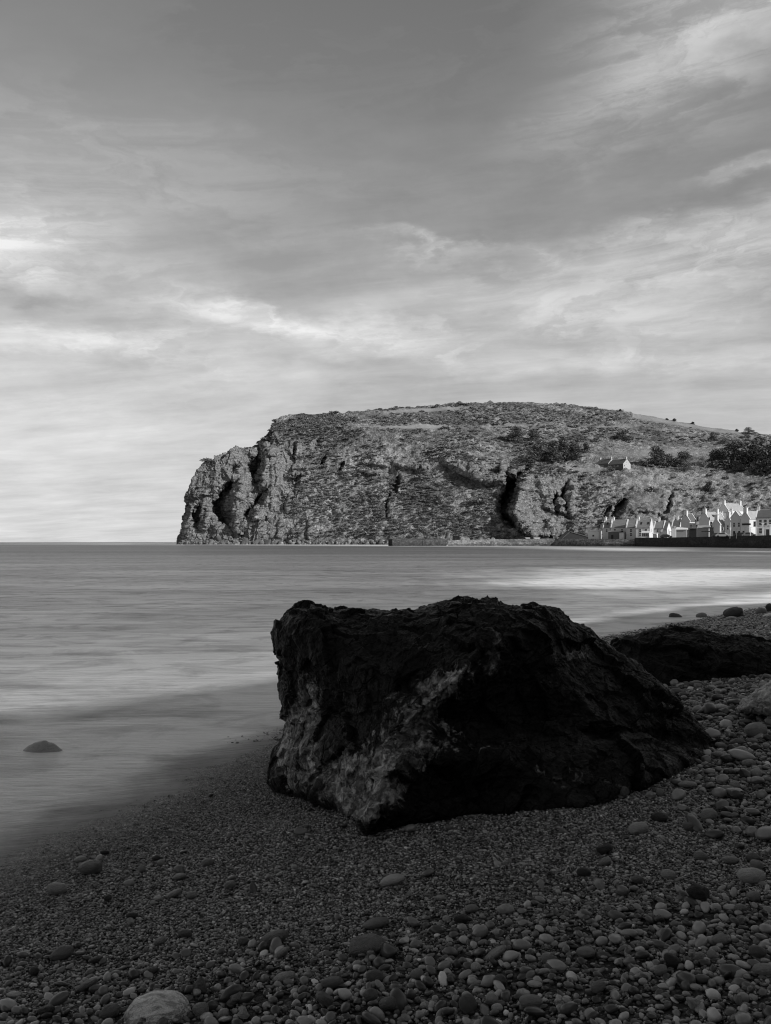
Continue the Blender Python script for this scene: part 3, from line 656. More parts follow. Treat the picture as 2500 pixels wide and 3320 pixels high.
# ------------------------------------------------------------------ pebbles
def blob_mesh(name, sub, seed, flat=.55, ang=0.0, rough=.12, mat=None):
    bm = bmesh.new(); bmesh.ops.create_icosphere(bm, subdivisions=sub, radius=1)
    co = np.array([v.co[:] for v in bm.verts]); n = fbm(co * .8 + seed * 5.1, 3)
    n2 = fbm(co * 2.2 + seed * 3.7, 3)
    r = 1 + n * rough * 2 + n2 * rough * .35; co = co * r[:, None] * np.array([1, .78, flat])
    if ang:
        for k in range(7):
            a = _gr[(seed * 31 + k * 7) % 4096]; h = .55 + .25 * ((seed * 13 + k * 5) % 10) / 10; d = co @ a; co = co - np.maximum(d - h * np.abs(a * np.array([1, .78, flat])).sum() * .75, 0)[:, None] * a * ang
    for v, c in zip(bm.verts, co): v.co = c
    me = bpy.data.meshes.new(name); bm.to_mesh(me); bm.free()
    for p in me.polygons: p.use_smooth = True
    if mat: me.materials.append(mat)
    return me
def src_collection(name, meshes):
    c = bpy.data.collections.new(name)
    for i, me in enumerate(meshes): c.objects.link(bpy.data.objects.new(name, me))
    return c
def scatter(name, pts, scl, rot, coll, label=None, cat=None):
    me = bpy.data.meshes.new(name); me.vertices.add(len(pts)); me.vertices.foreach_set('co', np.asarray(pts, np.float32).ravel())
    a = me.attributes.new('scl', 'FLOAT_VECTOR', 'POINT'); a.data.foreach_set('vector', np.asarray(scl, np.float32).ravel())
    a = me.attributes.new('rot', 'FLOAT_VECTOR', 'POINT'); a.data.foreach_set('vector', np.asarray(rot, np.float32).ravel())
    o = link(name, me)
    t = bpy.data.node_groups.new(name, 'GeometryNodeTree'); t.interface.new_socket('Geometry', in_out='INPUT', socket_type='NodeSocketGeometry'); t.interface.new_socket('Geometry', in_out='OUTPUT', socket_type='NodeSocketGeometry')
    N = t.nodes; Lk = t.links; gi = N.new('NodeGroupInput'); go = N.new('NodeGroupOutput'); ip = N.new('GeometryNodeInstanceOnPoints'); ci = N.new('GeometryNodeCollectionInfo')
    ci.inputs['Collection'].default_value = coll; ci.inputs['Separate Children'].default_value = True; ci.inputs['Reset Children'].default_value = True
    def attr(nm):
        n = N.new('GeometryNodeInputNamedAttribute'); n.data_type = 'FLOAT_VECTOR'; n.inputs['Name'].default_value = nm; return n.outputs['Attribute']
    rr = N.new('FunctionNodeEulerToRotation'); Lk.new(attr('rot'), rr.inputs[0])
    Lk.new(gi.outputs[0], ip.inputs['Points']); Lk.new(ci.outputs[0], ip.inputs['Instance']); ip.inputs['Pick Instance'].default_value = True
    Lk.new(rr.outputs[0], ip.inputs['Rotation']); Lk.new(attr('scl'), ip.inputs['Scale']); Lk.new(ip.outputs[0], go.inputs[0])
    md = o.modifiers.new('scatter', 'NODES'); md.node_group = t
    tag(o, label, cat, None, 'stuff')
    return o
def coarse(x, y):
    """0 in the fine gravel by the swash and round the boulder, 1 on the coarse storm beach"""
    d = shore_d(x, y); n = fbm(np.stack([x, y, x * 0], -1) * .9 + 3, 3)
    a = sst(x + .35 * n * 2, 1.15, 2.1) * sst(y, 3.1, 3.9)       # right of the boulder
    b = 1 - sst(y + n * .6, 2.35, 3.15)                            # close to the camera
    return np.clip(np.maximum(a, b) + n * .15, 0, 1) * sst(d, .9, 2.0)
def jgrid(y0, y1, sp, xr=.455):
    ys = np.arange(y0, y1, sp); out = []
    for y in ys:
        w = xr * y; xs = np.arange(-w, w + .1, sp); out.append(np.stack([xs, np.full(len(xs), y)], -1))
    a = np.concatenate(out); return a + rng.uniform(-.55, .55, a.shape) * sp
big_meshes = [blob_mesh('pebble', 3, i, flat=[.5, .62, .42, .7, .55, .48][i % 6], ang=[0, .8, 0, .6, 1, 0][i % 6], rough=.17, mat=M['peb']) for i in range(12)]
med_meshes = [blob_mesh('pebble', 2, i + 20, flat=[.5, .62, .42, .75][i % 4], ang=[0, .9, .5][i % 3], rough=.16, mat=M['peb']) for i in range(10)]
cbig = src_collection('large_pebble_kinds', big_meshes); cmed = src_collection('pebble_kinds', med_meshes)
def clusters():
    out = []
    for s in range(6):
        vs = []; fs = []; off = 0; r_ = np.random.default_rng(50 + s)
        for k in range(30):
            me = blob_mesh('g', 1, int(r_.integers(1, 400)), flat=r_.uniform(.5, .85), ang=.6, rough=.2); co = np.empty(len(me.vertices) * 3, np.float32); me.vertices.foreach_get('co', co); co = co.reshape(-1, 3)
            fi = np.array([p.vertices[:] for p in me.polygons]); bpy.data.meshes.remove(me)
            rz, rx = r_.uniform(0, 6.28), r_.normal(0, .5); Rm = np.array(Matrix.Rotation(rz, 3, 'Z') @ Matrix.Rotation(rx, 3, 'X'))
            sc = np.exp(r_.normal(-1.62, .33)) ; co = (co * sc) @ Rm.T + np.array([r_.uniform(-1, 1), r_.uniform(-1, 1), r_.uniform(-.02, .16)])
            vs.append(co); fs.append(fi + off); off += len(co)
        out.append(np_mesh('gravel_patch', np.concatenate(vs), np.concatenate(fs), M['pebi']))
    return out
cgrav = src_collection('gravel_kinds', clusters())
pts = []; scl = []; rot = []
def emit(xy, r, lift=.35, sq=None):
    z_ = ground_z(xy[:, 0], xy[:, 1]); n = len(xy)
    s = np.stack([r * rng.uniform(.85, 1.35, n), r * rng.uniform(.8, 1.15, n), r * rng.uniform(.75, 1.15, n)], -1)
    return np.stack([xy[:, 0], xy[:, 1], z_ + r * lift], -1), s, np.stack([rng.normal(0, .3, n), rng.normal(0, .3, n), rng.uniform(0, 6.28, n)], -1)
def do_scatter(name, parts_, coll, label, cat):
    a, b, c = [np.concatenate(q) for q in zip(*parts_)]; print(name, len(a)); return scatter(name, a, b, c, coll, label, cat)
# fine gravel patches (thirty grains each)
xy = jgrid(1.7, 7.0, .029, .47); d = shore_d(xy[:, 0], xy[:, 1]); xy = xy[(d > -.5 + rng.uniform(-.25, .25, len(d)))]
c_ = coarse(xy[:, 0], xy[:, 1]); xy = xy[rng.uniform(0, 1, len(xy)) > sst(c_, .35, .9) * .75]
e1 = emit(xy, np.full(len(xy), .022) * rng.uniform(.8, 1.2, len(xy)), .05)
xy = jgrid(7.0, 12, .055, .47); d = shore_d(xy[:, 0], xy[:, 1]); xy = xy[d > -.4 + rng.uniform(-.2, .2, len(d))]; e3 = emit(xy, np.full(len(xy), .045), .05)
xy = jgrid(12.0, 26, .10, .47); d = shore_d(xy[:, 0], xy[:, 1]); xy = xy[d > -.4]
e2 = emit(xy, np.full(len(xy), .085), .05)
for e in (e1, e2, e3): e[2][:, :2] *= .2
do_scatter('fine_gravel', [e1, e2, e3], cgrav, 'dark wet fine gravel covering the beach between the pebbles', 'gravel')
prt = []
xy = jgrid(1.7, 7.5, .026, .47); c_ = coarse(xy[:, 0], xy[:, 1]); k = rng.uniform(0, 1, len(c_)) < (.015 + .95 * c_) * sst(shore_d(xy[:, 0], xy[:, 1]), .5, 1.6); xy = xy[k]
prt.append(emit(xy, np.exp(rng.normal(-4.55, .26, len(xy))), .35))
xy = jgrid(1.7, 8, .038, .47); c_ = coarse(xy[:, 0], xy[:, 1]); k = rng.uniform(0, 1, len(c_)) < (.012 + .8 * c_) * sst(shore_d(xy[:, 0], xy[:, 1]), .5, 1.6); xy = xy[k]
prt.append(emit(xy, np.exp(rng.normal(-4.25, .34, len(xy))), .6))
xy = jgrid(7.5, 26, .12, .47); d = shore_d(xy[:, 0], xy[:, 1]); k = (rng.uniform(0, 1, len(d)) < .5) & (d > 1.3); xy = xy[k]
prt.append(emit(xy, np.exp(rng.normal(-3.5, .35, len(xy))), .3))
do_scatter('small_pebbles', prt, cmed, 'small dark rounded beach pebbles packed over the shingle', 'pebbles')
prt = []
xy = jgrid(1.7, 8, .10, .47); c_ = coarse(xy[:, 0], xy[:, 1]); k = rng.uniform(0, 1, len(c_)) < (.003 + np.where(xy[:, 1] > 3.4, .5, .16) * c_) * sst(shore_d(xy[:, 0], xy[:, 1]), .9, 2); xy = xy[k]
prt.append(emit(xy, np.exp(rng.normal(-3.78, .22, len(xy))) * np.where(xy[:, 1] > 3.4, 1.45, .9), .6))
do_scatter('mixed_pebbles', prt, cbig, 'medium smooth grey pebbles scattered thickly across the beach', 'pebbles')

# stones that stand out one by one: (px, py, width, height, tone 0-4, shape, tilt degrees)
ST = [(181,2891,60,34,2,'o',4),(293,2822,72,42,1,'k',-10),(260,2792,34,18,3,'o',-6),(339,2769,26,14,0,'o',0),(521,2803,24,19,3,'r',0),(506,2789,28,16,0,'o',0),(460,2824,22,22,2,'r',0),(672,2802,36,23,2,'o',-18),
 (417,2870,32,19,3,'o',0),(581,2849,42,18,2,'l',-14),(622,2910,32,22,2,'r',0),(745,2876,34,23,2,'o',-20),(561,2906,50,19,2,'l',-22),(510,2919,26,14,4,'o',-6),(496,2933,18,14,4,'r',0),(428,2977,36,20,0,'o',0),
 (421,2996,22,22,4,'a',0),(198,3103,68,38,1,'o',-14),(518,3060,36,22,2,'o',-24),(599,3034,40,22,1,'o',0),(788,3060,34,22,1,'o',0),(485,3159,52,22,0,'l',-10),(280,3207,68,28,1,'l',-32),(648,3213,44,46,1,'a',0),
 (650,3286,50,42,2,'r',0),(352,3294,62,38,1,'o',-22),(311,3121,42,20,0,'l',-18),(43,3233,42,15,4,'l',0),(148,3286,48,25,0,'o',-10),(768,3246,50,38,2,'a',-25),(110,3159,30,26,0,'r',0),(790,3302,34,30,3,'a',0),(349,2922,26,20,0,'a',-20),
 (1273,2863,74,30,3,'l',-12),(1220,3003,78,28,1,'l',-8),(1192,3080,110,58,1,'k',-10),(888,3052,84,38,1,'l',-16),(1217,3177,58,36,1,'r',8),(921,3179,66,27,2,'l',-10),(1077,3197,68,32,1,'o',-14),(911,3100,56,20,2,'l',-35),
 (1640,2958,50,28,3,'o',0),(1531,2955,38,24,2,'r',0),(1427,2918,28,15,3,'l',0),(1605,3103,78,24,2,'l',-34),(1518,3271,56,56,1,'r',0),(1263,3269,60,40,1,'o',0),(1498,2988,46,24,0,'o',6),(1352,3169,42,32,2,'r',-20),(1623,3192,42,36,1,'r',0),
 (1543,3146,30,27,4,'r',0),(1597,3251,40,33,4,'o',30),(1612,3279,34,23,4,'o',-8),(1202,3238,46,34,1,'o',0),(954,2816,18,14,4,'r',0),(1329,2906,14,19,4,'a',0),(1447,2988,22,22,4,'r',0),(1054,3253,62,40,1,'a',20),
 (2440,2852,80,46,3,'o',4),(2073,2694,58,36,3,'o',-10),(2300,2652,48,36,2,'o',-22),(2140,2658,50,27,0,'o',0),(2240,2688,40,27,1,'o',0),(2025,2576,34,34,1,'r',25),(2109,2584,26,21,3,'a',-15),(2142,2576,24,23,2,'r',0),(2231,2550,54,21,2,'l',0),
 (2275,2783,42,26,2,'o',14),(2369,2796,52,22,2,'l',8),(2443,2788,40,24,1,'o',0),(2456,2814,40,29,2,'o',22),(2170,2844,44,29,3,'o',6),(2068,2860,36,25,1,'r',0),(1946,2876,30,40,4,'a',0),(2267,2913,74,50,0,'s',18),(2405,2954,38,25,2,'o',4),
 (2446,2916,42,32,2,'r',0),(1964,2801,38,22,2,'o',-16),(1959,2760,52,27,0,'a',-14),(1895,2837,42,27,0,'o',0),(1755,2875,20,27,4,'a',0),(2338,3058,52,30,2,'o',0),(2486,3158,70,36,2,'o',0),(2461,3099,52,36,1,'o',12),(1900,3099,56,30,2,'o',0),
 (2247,3102,22,33,4,'a',0),(2310,3107,28,29,3,'r',0),(2272,3115,36,29,2,'r',0),(2180,3127,52,36,0,'o',32),(2145,3158,40,29,2,'o',-24),(1941,3216,32,50,2,'l',62),(1724,3260,68,38,2,'o',-4),(2257,3270,62,32,3,'a',24),(2395,3252,22,36,3,'a',0),
 (1783,3125,46,30,1,'o',0),(1734,3201,44,17,4,'l',4),(2456,2377,66,52,2,'r',0),(2407,2451,62,35,2,'o',14),(2336,2300,52,21,3,'l',0),(2300,2311,28,17,1,'o',0),(2252,2283,32,15,3,'o',14),(2392,2412,40,21,1,'o',-6),(2339,2423,36,19,2,'o',12),
 (2336,2453,48,19,2,'l',6),(2453,2515,36,29,3,'o',-14),(2385,2553,34,27,3,'r',18),(2430,2481,42,23,2,'o',0),(2369,2365,20,13,4,'r',0)]
TW = ['near-black', 'dark grey', 'mid-grey', 'light grey', 'pale']; TV = [.05, .20, .38, .58, .78]
SW = {'o': 'oval', 'r': 'rounded', 'l': 'long flat', 'k': 'humped', 'a': 'angular', 's': 'layered'}
smat = {(t, s == 's'): mat_stone('stone_' + TW[t].replace(' ', '_').replace('-', '_'), TV[t], .5 if s == 's' else 0) for t in range(5) for s in 'os'}
shape_me = {}
for s, (fl, an, ro) in {'o': (.62, 0, .10), 'r': (.85, .2, .10), 'l': (.5, 0, .09), 'k': (.62, 0, .17), 'a': (.8, 1, .18), 's': (.6, 1, .25)}.items():
    shape_me[s] = [blob_mesh('stone_shape', 4, 60 + 7 * i + ord(s), fl, an, ro) for i in range(4)]
stone_cache = {}
def stone(px, py, w, h, tone, s, tilt, idx, base_drop=.3):
    bp_, Dd = ground_hit(px, py + h * .32)
    W = w / F * Dd / 2; Hh = h / F * Dd / 2
    key = (s, tone, idx % 4)
    if key not in stone_cache:
        me = shape_me[s][idx % 4].copy(); me.materials.clear(); me.materials.append(smat[(tone, s == 's')]); stone_cache[key] = me
    o = link('beach_stone', stone_cache[key]); fl = {'o': .62, 'r': .85, 'l': .5, 'k': .62, 'a': .8, 's': .6}[s]
    # seen from about 20 degrees above, so part of the height shown is depth
    sx_ = W * 1.12; sy_ = W * 1.0; sz_ = max(Hh * 1.12, W * .3) / fl
    if h > w * 1.1: sy_ = W
    o.scale = (sx_, sy_, sz_); o.rotation_euler = (R(-6), R(tilt), R((idx * 37) % 30 - 15)); o.location = bp_ + Vector((0, Hh * .4, Hh * .8 + .006))
    return o, Dd
marks = {0: 'the lone oval stone at far left', 1: 'the humped stone on the left', 17: 'the dark oval stone at far left', 25: 'the holed pale slab', 33: 'the pale flat stone below the boulder',
         35: 'the large humped stone at bottom centre', 41: 'the lone light oval stone right of centre', 58: 'the big light stone at the right edge', 59: 'the light oval stone by the boulder foot', 74: 'the layered near-black stone',
         97: 'the big rounded stone at the right', 91: 'the oval stone at bottom right', 82: 'the oval stone at the lower right edge', 36: 'the arched stone left of centre', 45: 'the round stone at the bottom edge'}
own = {0: 'smooth mid-grey oval stone alone on wet gravel near the left edge', 1: 'humped dark stone with a knob, largest in the wet gravel on the left', 17: 'dark oval stone with a shaded underside, at left where coarser pebbles begin',
       25: 'dark oval stone touching the left side of the holed pale slab', 33: 'pale flat elongated stone in fine gravel below the front corner of the boulder', 35: 'largest humped dark stone in the bottom centre of the beach',
       36: 'long arched dark stone propped over small pebbles left of bottom centre', 41: 'light oval stone lying alone below the boulder, right of centre', 45: 'big round dark grey stone standing near the bottom edge right of centre',
       58: 'biggest light oval stone at the right edge below the boulder', 59: 'light oval stone just below the right foot of the boulder', 74: 'near-black layered angular stone with a deep shadow beneath it, lower right',
       82: 'wide mid-grey oval stone cut by the right edge, lower down', 91: 'mid-grey oval stone low in the coarse pebbles right of bottom centre', 97: 'big rounded mid-grey stone on the shingle bank beside the pale banded rock'}
used = {}
for i, st in enumerate(ST):
    o, Dd = stone(*st, idx=i)
    if i in own: lab = own[i]
    else:
        j = min(marks, key=lambda q: (ST[q][0] - st[0]) ** 2 + (ST[q][1] - st[1]) ** 2 * 1.6)
        ddx, ddy = st[0] - ST[j][0], st[1] - ST[j][1]
        far_ = math.hypot(ddx, ddy * 1.3); hw = ('left' if ddx < 0 else 'right'); vw = ('behind' if ddy < 0 else 'in front of')
        rel = (vw.replace(' and', '') if abs(ddy) * 1.3 > abs(ddx) * 2 else hw + ' of' if abs(ddx) > abs(ddy) * 2.6 else vw + ' and ' + hw + ' of')
        nearw = 'close ' if far_ < 90 else 'far ' if far_ > 210 else ''
        lab = '%s %s stone %s%s %s' % (TW[st[4]], SW[st[5]], nearw, rel, marks[j])
        used.setdefault(lab, []).append(o)
    if len(lab.split()) > 15: lab = lab.replace(' close ', ' ').replace(' far ', ' ').replace('mid-grey', 'grey')
    if len(lab.split()) > 15: lab = lab.replace('in front and', '').replace('in front of left of', 'front-left of').replace('in front of right of', 'front-right of')
    lab = lab.replace('in front of and ', 'front-').replace('behind and ', 'rear-')
    tag(o, lab, 'stone', 'single stones standing out on the shingle')
final = {}
for o in [q for q in bpy.data.objects if q.name.startswith('beach_stone')]: final.setdefault(o['label'], []).append(o)
for lab, os_ in final.items():
    if len(os_) > 1:
        os_.sort(key=lambda q: -q.scale.x)
        for k_, q in enumerate(os_): q['label'] = ['larger', 'smaller', 'smallest', 'tiniest'][min(k_, 3)] + ' ' + lab
# the big pale slab with a hole in it
me = blob_mesh('holed_slab', 6, 91, .6, 0, .07)
co = np.empty(len(me.vertices) * 3, np.float32); me.vertices.foreach_get('co', co); co = co.reshape(-1, 3)
hc = np.array([-.1, -.62, .38]); hd = np.linalg.norm((co - hc) * np.array([1, 1, 1]), axis=1); co[:, 1] += .16 * (1 - sst(hd, .035, .085)); co[:, 2] -= .1 * (1 - sst(hd, .035, .085))
co[:, 2] += .02 * np.sin(co[:, 0] * 9 + co[:, 1] * 3)
me.vertices.foreach_set('co', co.ravel()); me.materials.append(mat_stone('pale_streaked_slab', .85, .5))
bp_, Dd = ground_hit(500, 3310); slab = link('holed_slab', me)
slab.scale = (.098, .09, .115); slab.rotation_euler = (R(14), R(-14), R(-6)); slab.location = bp_ + Vector((0, .03, -.005))
tag(slab, 'big pale streaked slab with a small dark hole, half buried at the bottom edge', 'stone')
# stones at the far waterline, right
for i, (px, py, w, h, tone, s, tilt, lab) in enumerate([(2192, 2006, 42, 26, 0, 'k', 8, 'small dark stone at the far water edge, leftmost of the row'), (2276, 2000, 34, 22, 1, 'r', 0, 'round grey stone at the water edge, second in the far row'),
        (2384, 1992, 56, 38, 0, 'k', -12, 'largest dark stone in the far row along the water edge'), (2372, 2008, 32, 14, 2, 'o', 0, 'light flat stone lying in front of the largest far dark stone'),
        (2470, 1986, 34, 24, 1, 'r', 0, 'dark rounded stone near the right edge at the far waterline'), (2499, 1976, 26, 30, 0, 'a', 0, 'black stone cut by the right edge at the far waterline'),
        (2498, 1998, 40, 14, 4, 'l', -10, 'pale flat stone on the far shingle at the right edge'), (730, 2328, 20, 20, 1, 'r', 0, 'small round stone poking out of the surf left of the boulder'),
        (2262, 2036, 18, 11, 0, 'r', 0, 'small black stone on wet sand above the low ledge rock'), (893, 2545, 40, 28, 4, 'a', 10, 'pale angular stone tucked against the left foot of the boulder')]):
    o, Dd = stone(px, py, w, h, tone, s, tilt, idx=i + 3); tag(o, lab, 'stone', 'stones along the water edge')

# ------------------------------------------------------------------ scrub on the headland (uncountable)
def bush_mesh(seed, n, mat, spiky=.0, leaf=.16):
    r_ = np.random.default_rng(seed); vs = []; 
    u = r_.normal(size=(n, 3)); u /= np.linalg.norm(u, axis=1)[:, None]; u[:, 2] = np.abs(u[:, 2]) * .9
    lob = 1 + .35 * fbm(u * 1.7 + seed, 3); rad = lob * r_.uniform(.55, 1.0, n)
    c = u * rad[:, None] * np.array([1, 1, .75])
    a = r_.normal(size=(n, 3)); a /= np.linalg.norm(a, axis=1)[:, None]; b = np.cross(a, u); b /= np.linalg.norm(b, axis=1)[:, None] + 1e-9
    L_ = leaf * r_.uniform(.6, 1.4, n)[:, None]
    tri = np.stack([c - b * L_, c + b * L_, c + (a * .6 + u * .8) * L_ * 1.7], 1).reshape(-1, 3)
    return np_mesh('bush', tri, np.arange(n * 3).reshape(-1, 3), mat, smooth=False)
cb = src_collection('scrub_kinds', [bush_mesh(i + 1, 260, M['gorse'], leaf=.2) for i in range(5)])
iu = rng.integers(4, NU - 4, 90000); iv = rng.integers(25, N1 + N2 - 6, 90000)
pxq = PXs[iu, iv]; pyq = PYs[iu, iv]; q = VHg[iu, iv]; rk = rocky.reshape(NU, NV)[iu, iv]; tf_ = turf.reshape(NU, NV)[iu, iv]
patch = fbm(q * .03, 3) + .12
top = (iv > N1 - 30)
keep = (rng.uniform(0, 1, len(q)) < np.where(top, .55, .30) * sst(patch, -.25, .25) * (1 - rk) * (1 - np.clip(tf_ * 1.5, 0, 1))) & ~((pxq > 1900) & (pyq > 1440) & (rng.uniform(0, 1, len(q)) < .8)) & ~((pxq > 1900) & (pxq < 2070) & (pyq > 1470) & (pyq < 1560))
q = q[keep]; s_ = np.exp(rng.normal(-.38, .42, len(q))); n = len(q); print('scrub', n)
scatter('gorse_scrub', q + np.array([0, 0, -.1]), np.stack([s_ * 1.35, s_ * 1.35, s_ * .8], -1), np.stack([rng.normal(0, .1, n), rng.normal(0, .1, n), rng.uniform(0, 6.28, n)], -1), cb,
        'low mounds of gorse and heather covering the slopes of the headland', 'scrub')
# pale rocks washed by the surf along the foot of the cliff
cr = src_collection('shore_rock_kinds', [blob_mesh('shore_rock', 3, 140 + i, .7, 1, .25, M['shore']) for i in range(6)])
ppx = rng.uniform(585, 1860, 1500); dB = np.interp(ppx, kx, Dbase) - rng.uniform(-4, 12, 1500); s_ = np.exp(rng.normal(.25, .5, 1500))
scatter('shore_rocks', np.stack([(ppx - CX) / F * dB, dB, rng.uniform(-.3, 1.6, 1500)], -1), np.stack([s_] * 3, -1), rng.uniform(0, 6.28, (1500, 3)), cr, 'tumbled pale rocks along the foot of the sea cliff', 'rocks')

# ------------------------------------------------------------------ trees and shrubs
def crown_mesh(seed, ell, n, leaf, mat, lean=0.0):
    """ell: list of (centre, radii) of foliage masses"""
    r_ = np.random.default_rng(seed); out = []
    vol = np.array([e[1][0] * e[1][2] for e in ell]); vol = vol / vol.sum()
    for (c, r), v in zip(ell, vol):
        k = max(20, int(n * v)); u = r_.normal(size=(k, 3)); u /= np.linalg.norm(u, axis=1)[:, None]
        rad = (1 + .45 * fbm(u * 1.9 + seed + c[0], 3)) * r_.uniform(.25, 1.0, k) ** .5
        p = np.array(c) + u * rad[:, None] * np.array(r)
        a = r_.normal(size=(k, 3)) * np.array([1, 1, .45]) + np.array([lean, 0, .25]); a /= np.linalg.norm(a, axis=1)[:, None]; b = np.cross(a, r_.normal(size=(k, 3))); b /= np.linalg.norm(b, axis=1)[:, None] + 1e-9
        L_ = leaf * r_.uniform(.6, 1.5, k)[:, None]
        out.append(np.stack([p - b * L_ * .45, p + b * L_ * .45, p + a * L_ * 1.9], 1).reshape(-1, 3))
    t = np.concatenate(out); return np_mesh('crown', t, np.arange(len(t)).reshape(-1, 3), mat, smooth=False)
def tree(name, px, py, w, h, label, group=None, kind='pine', seed=1, mat='leaf_dk', cat='tree'):
    """w,h in photo pixels; foot of the tree at (px,py)"""
    b = hill_point(px, py); k = b.y / F; W, Ht = w * k * (1.25 if w > 20 else 1), h * k * (1.15 if w > 20 else 1)
    t = empty(name, b - Vector((0, 0, .3))); tag(t, label, cat, group)
    m = MB(); rr = random.Random(seed); m.tube((0, 0, -.8), (0.05 * W, 0, Ht * .8), Ht * .035 + .08, .05, 7)
    for i in range(7):
        z0 = Ht * (.2 + .08 * i); a = rr.uniform(0, 6.28); m.tube((0, 0, z0), (math.cos(a) * W * .3, math.sin(a) * W * .3, z0 + Ht * .12), .09, .03, 5)
    m.build('trunk', M['bark'], t)
    ell = []; nb = 11
    for i in range(nb):
        f = i / (nb - 1); a = rr.uniform(0, 6.28); rr_ = W * .5 * (1 - f * .75) * rr.uniform(.35, .75)
        ell.append(((math.cos(a) * rr_ + W * .06 * f, math.sin(a) * rr_, Ht * (.12 + .78 * f)), (W * .30 * (1.1 - .5 * f), W * .30 * (1.1 - .5 * f), Ht * .17)))
    o = link('crown', crown_mesh(seed, ell, 2600, max(.26, .05 * Ht), M[mat], lean=.3), t)
    return t
TR = [('pine_tree', 1670, 1430, 50, 42, 'dark wind-shaped pine, left of the two on the upper slope above the pale ledges'), ('pine_tree', 1722, 1432, 50, 34, 'bushier dark pine, right of the two on the upper slope'),
      ('pine_tree', 1735, 1497, 95, 52, 'broad dark pine spreading low above the black gully, leftmost of its grove'), ('pine_tree', 1792, 1497, 62, 58, 'dark pine in the middle of the grove above the black gully'), ('pine_tree', 1818, 1496, 56, 66, 'tallest dark pine of the grove above the gully'),
      ('pine_tree', 1858, 1497, 54, 52, 'dark pine at the right end of the grove towards the hill cottage'), ('shrub', 1897, 1470, 34, 30, 'small dark shrub between the pine grove and the hill cottage'),
      ('pine_tree', 2018, 1428, 50, 32, 'low dark pine on the open slope above the hill cottage'), ('pine_tree', 2125, 1508, 62, 54, 'dark leaning pine at the left end of the shelter belt'), ('shrub', 2160, 1510, 50, 34, 'mid-grey shrub beside the leaning pine'),
      ('pine_tree', 2205, 1512, 76, 42, 'dark spreading pine in the middle of the shelter belt'), ('shrub', 2222, 1524, 50, 28, 'pale rounded shrub below the spreading pine'), ('pine_tree', 2320, 1510, 60, 46, 'dark pine at the left of the big tree mass'),
      ('pine_tree', 2375, 1516, 110, 72, 'big dark spreading pine near the right edge'), ('pine_tree', 2440, 1520, 120, 84, 'biggest dark pine at the right edge of the hill'), ('pine_tree', 2500, 1535, 100, 90, 'dark pine cut by the right edge of the picture'),
      ('shrub', 2400, 1530, 60, 22, 'low dark shrub under the big spreading pine'), ('shrub', 2300, 1594, 32, 30, 'lone small tree leaning right on the bare slope above the village'), ('shrub', 2310, 1430, 24, 26, 'small upright shrub on the upper slope right of the cottage'),
      ('shrub', 2425, 1405, 34, 18, 'spiky shrub breaking the skyline near the right edge'), ('shrub', 2011, 1333, 10, 7, 'tiny round bush alone on the skyline'), ('shrub', 2184, 1364, 14, 8, 'tiny round bush on the descending skyline, second of three'),
      ('shrub', 2244, 1375, 13, 8, 'tiny round bush on the descending skyline, third of three'), ('shrub', 2160, 1360, 12, 5, 'tiny low bush on the descending skyline, first of three'), ('shrub', 2386, 1398, 14, 8, 'small round bush on the skyline left of the spiky shrub'),
      ('shrub', 2380, 1450, 50, 22, 'dark shrub on the slope above the big tree mass'), ('shrub', 2350, 1440, 40, 18, 'grey shrub on the slope, left of the one above the tree mass'), ('shrub', 1975, 1528, 30, 16, 'grey bush in front of the hill cottage')]
for i, (nm, px, py, w, h, lab) in enumerate(TR):
    tree(nm, px, py, w, h, lab, 'pines on the headland slope' if nm == 'pine_tree' else 'shrubs on the headland slope', seed=i + 3, mat='leaf_dk' if 'dark' in lab or 'lone' in lab or 'tiny' in lab else 'leaf_md', cat='tree' if nm == 'pine_tree' else 'shrub')
def bare_tree(px, py, h, label, seed):
    b = hill_point(px, py); Ht = h * b.y / F; t = empty('bare_tree', b); tag(t, label, 'tree', 'bare trees by the shelter belt'); rr = random.Random(seed); m = MB(); tw = MB()
    m.tube((0, 0, -.5), (.1, 0, Ht * .35), .16, .11, 6)
    def br(p, dvec, L, r, dep):
        e = p + dvec * L; (m if dep > 2 else tw).tube(p, e, r, r * .6, 4)
        if dep: 
            for _ in range(3): br(e, (dvec + Vector((rr.uniform(-.8, .8), rr.uniform(-.8, .8), rr.uniform(-.1, .6)))).normalized(), L * .72, r * .6, dep - 1)
    for _ in range(4): br(Vector((.1, 0, Ht * .33)), Vector((rr.uniform(-.8, .8), rr.uniform(-.8, .8), .9)).normalized(), Ht * .24, .09, 3)
    m.build('trunk', M['bare'], t); tw.build('crown', M['bare'], t)
bare_tree(2258, 1526, 42, 'pale leafless tree with a forked trunk in front of the shelter belt', 4)
bare_tree(2285, 1524, 32, 'smaller leafless tree right of the forked pale one', 9)
bare_tree(2170, 1526, 16, 'small pale leafless bush right of the hill cottage', 12)

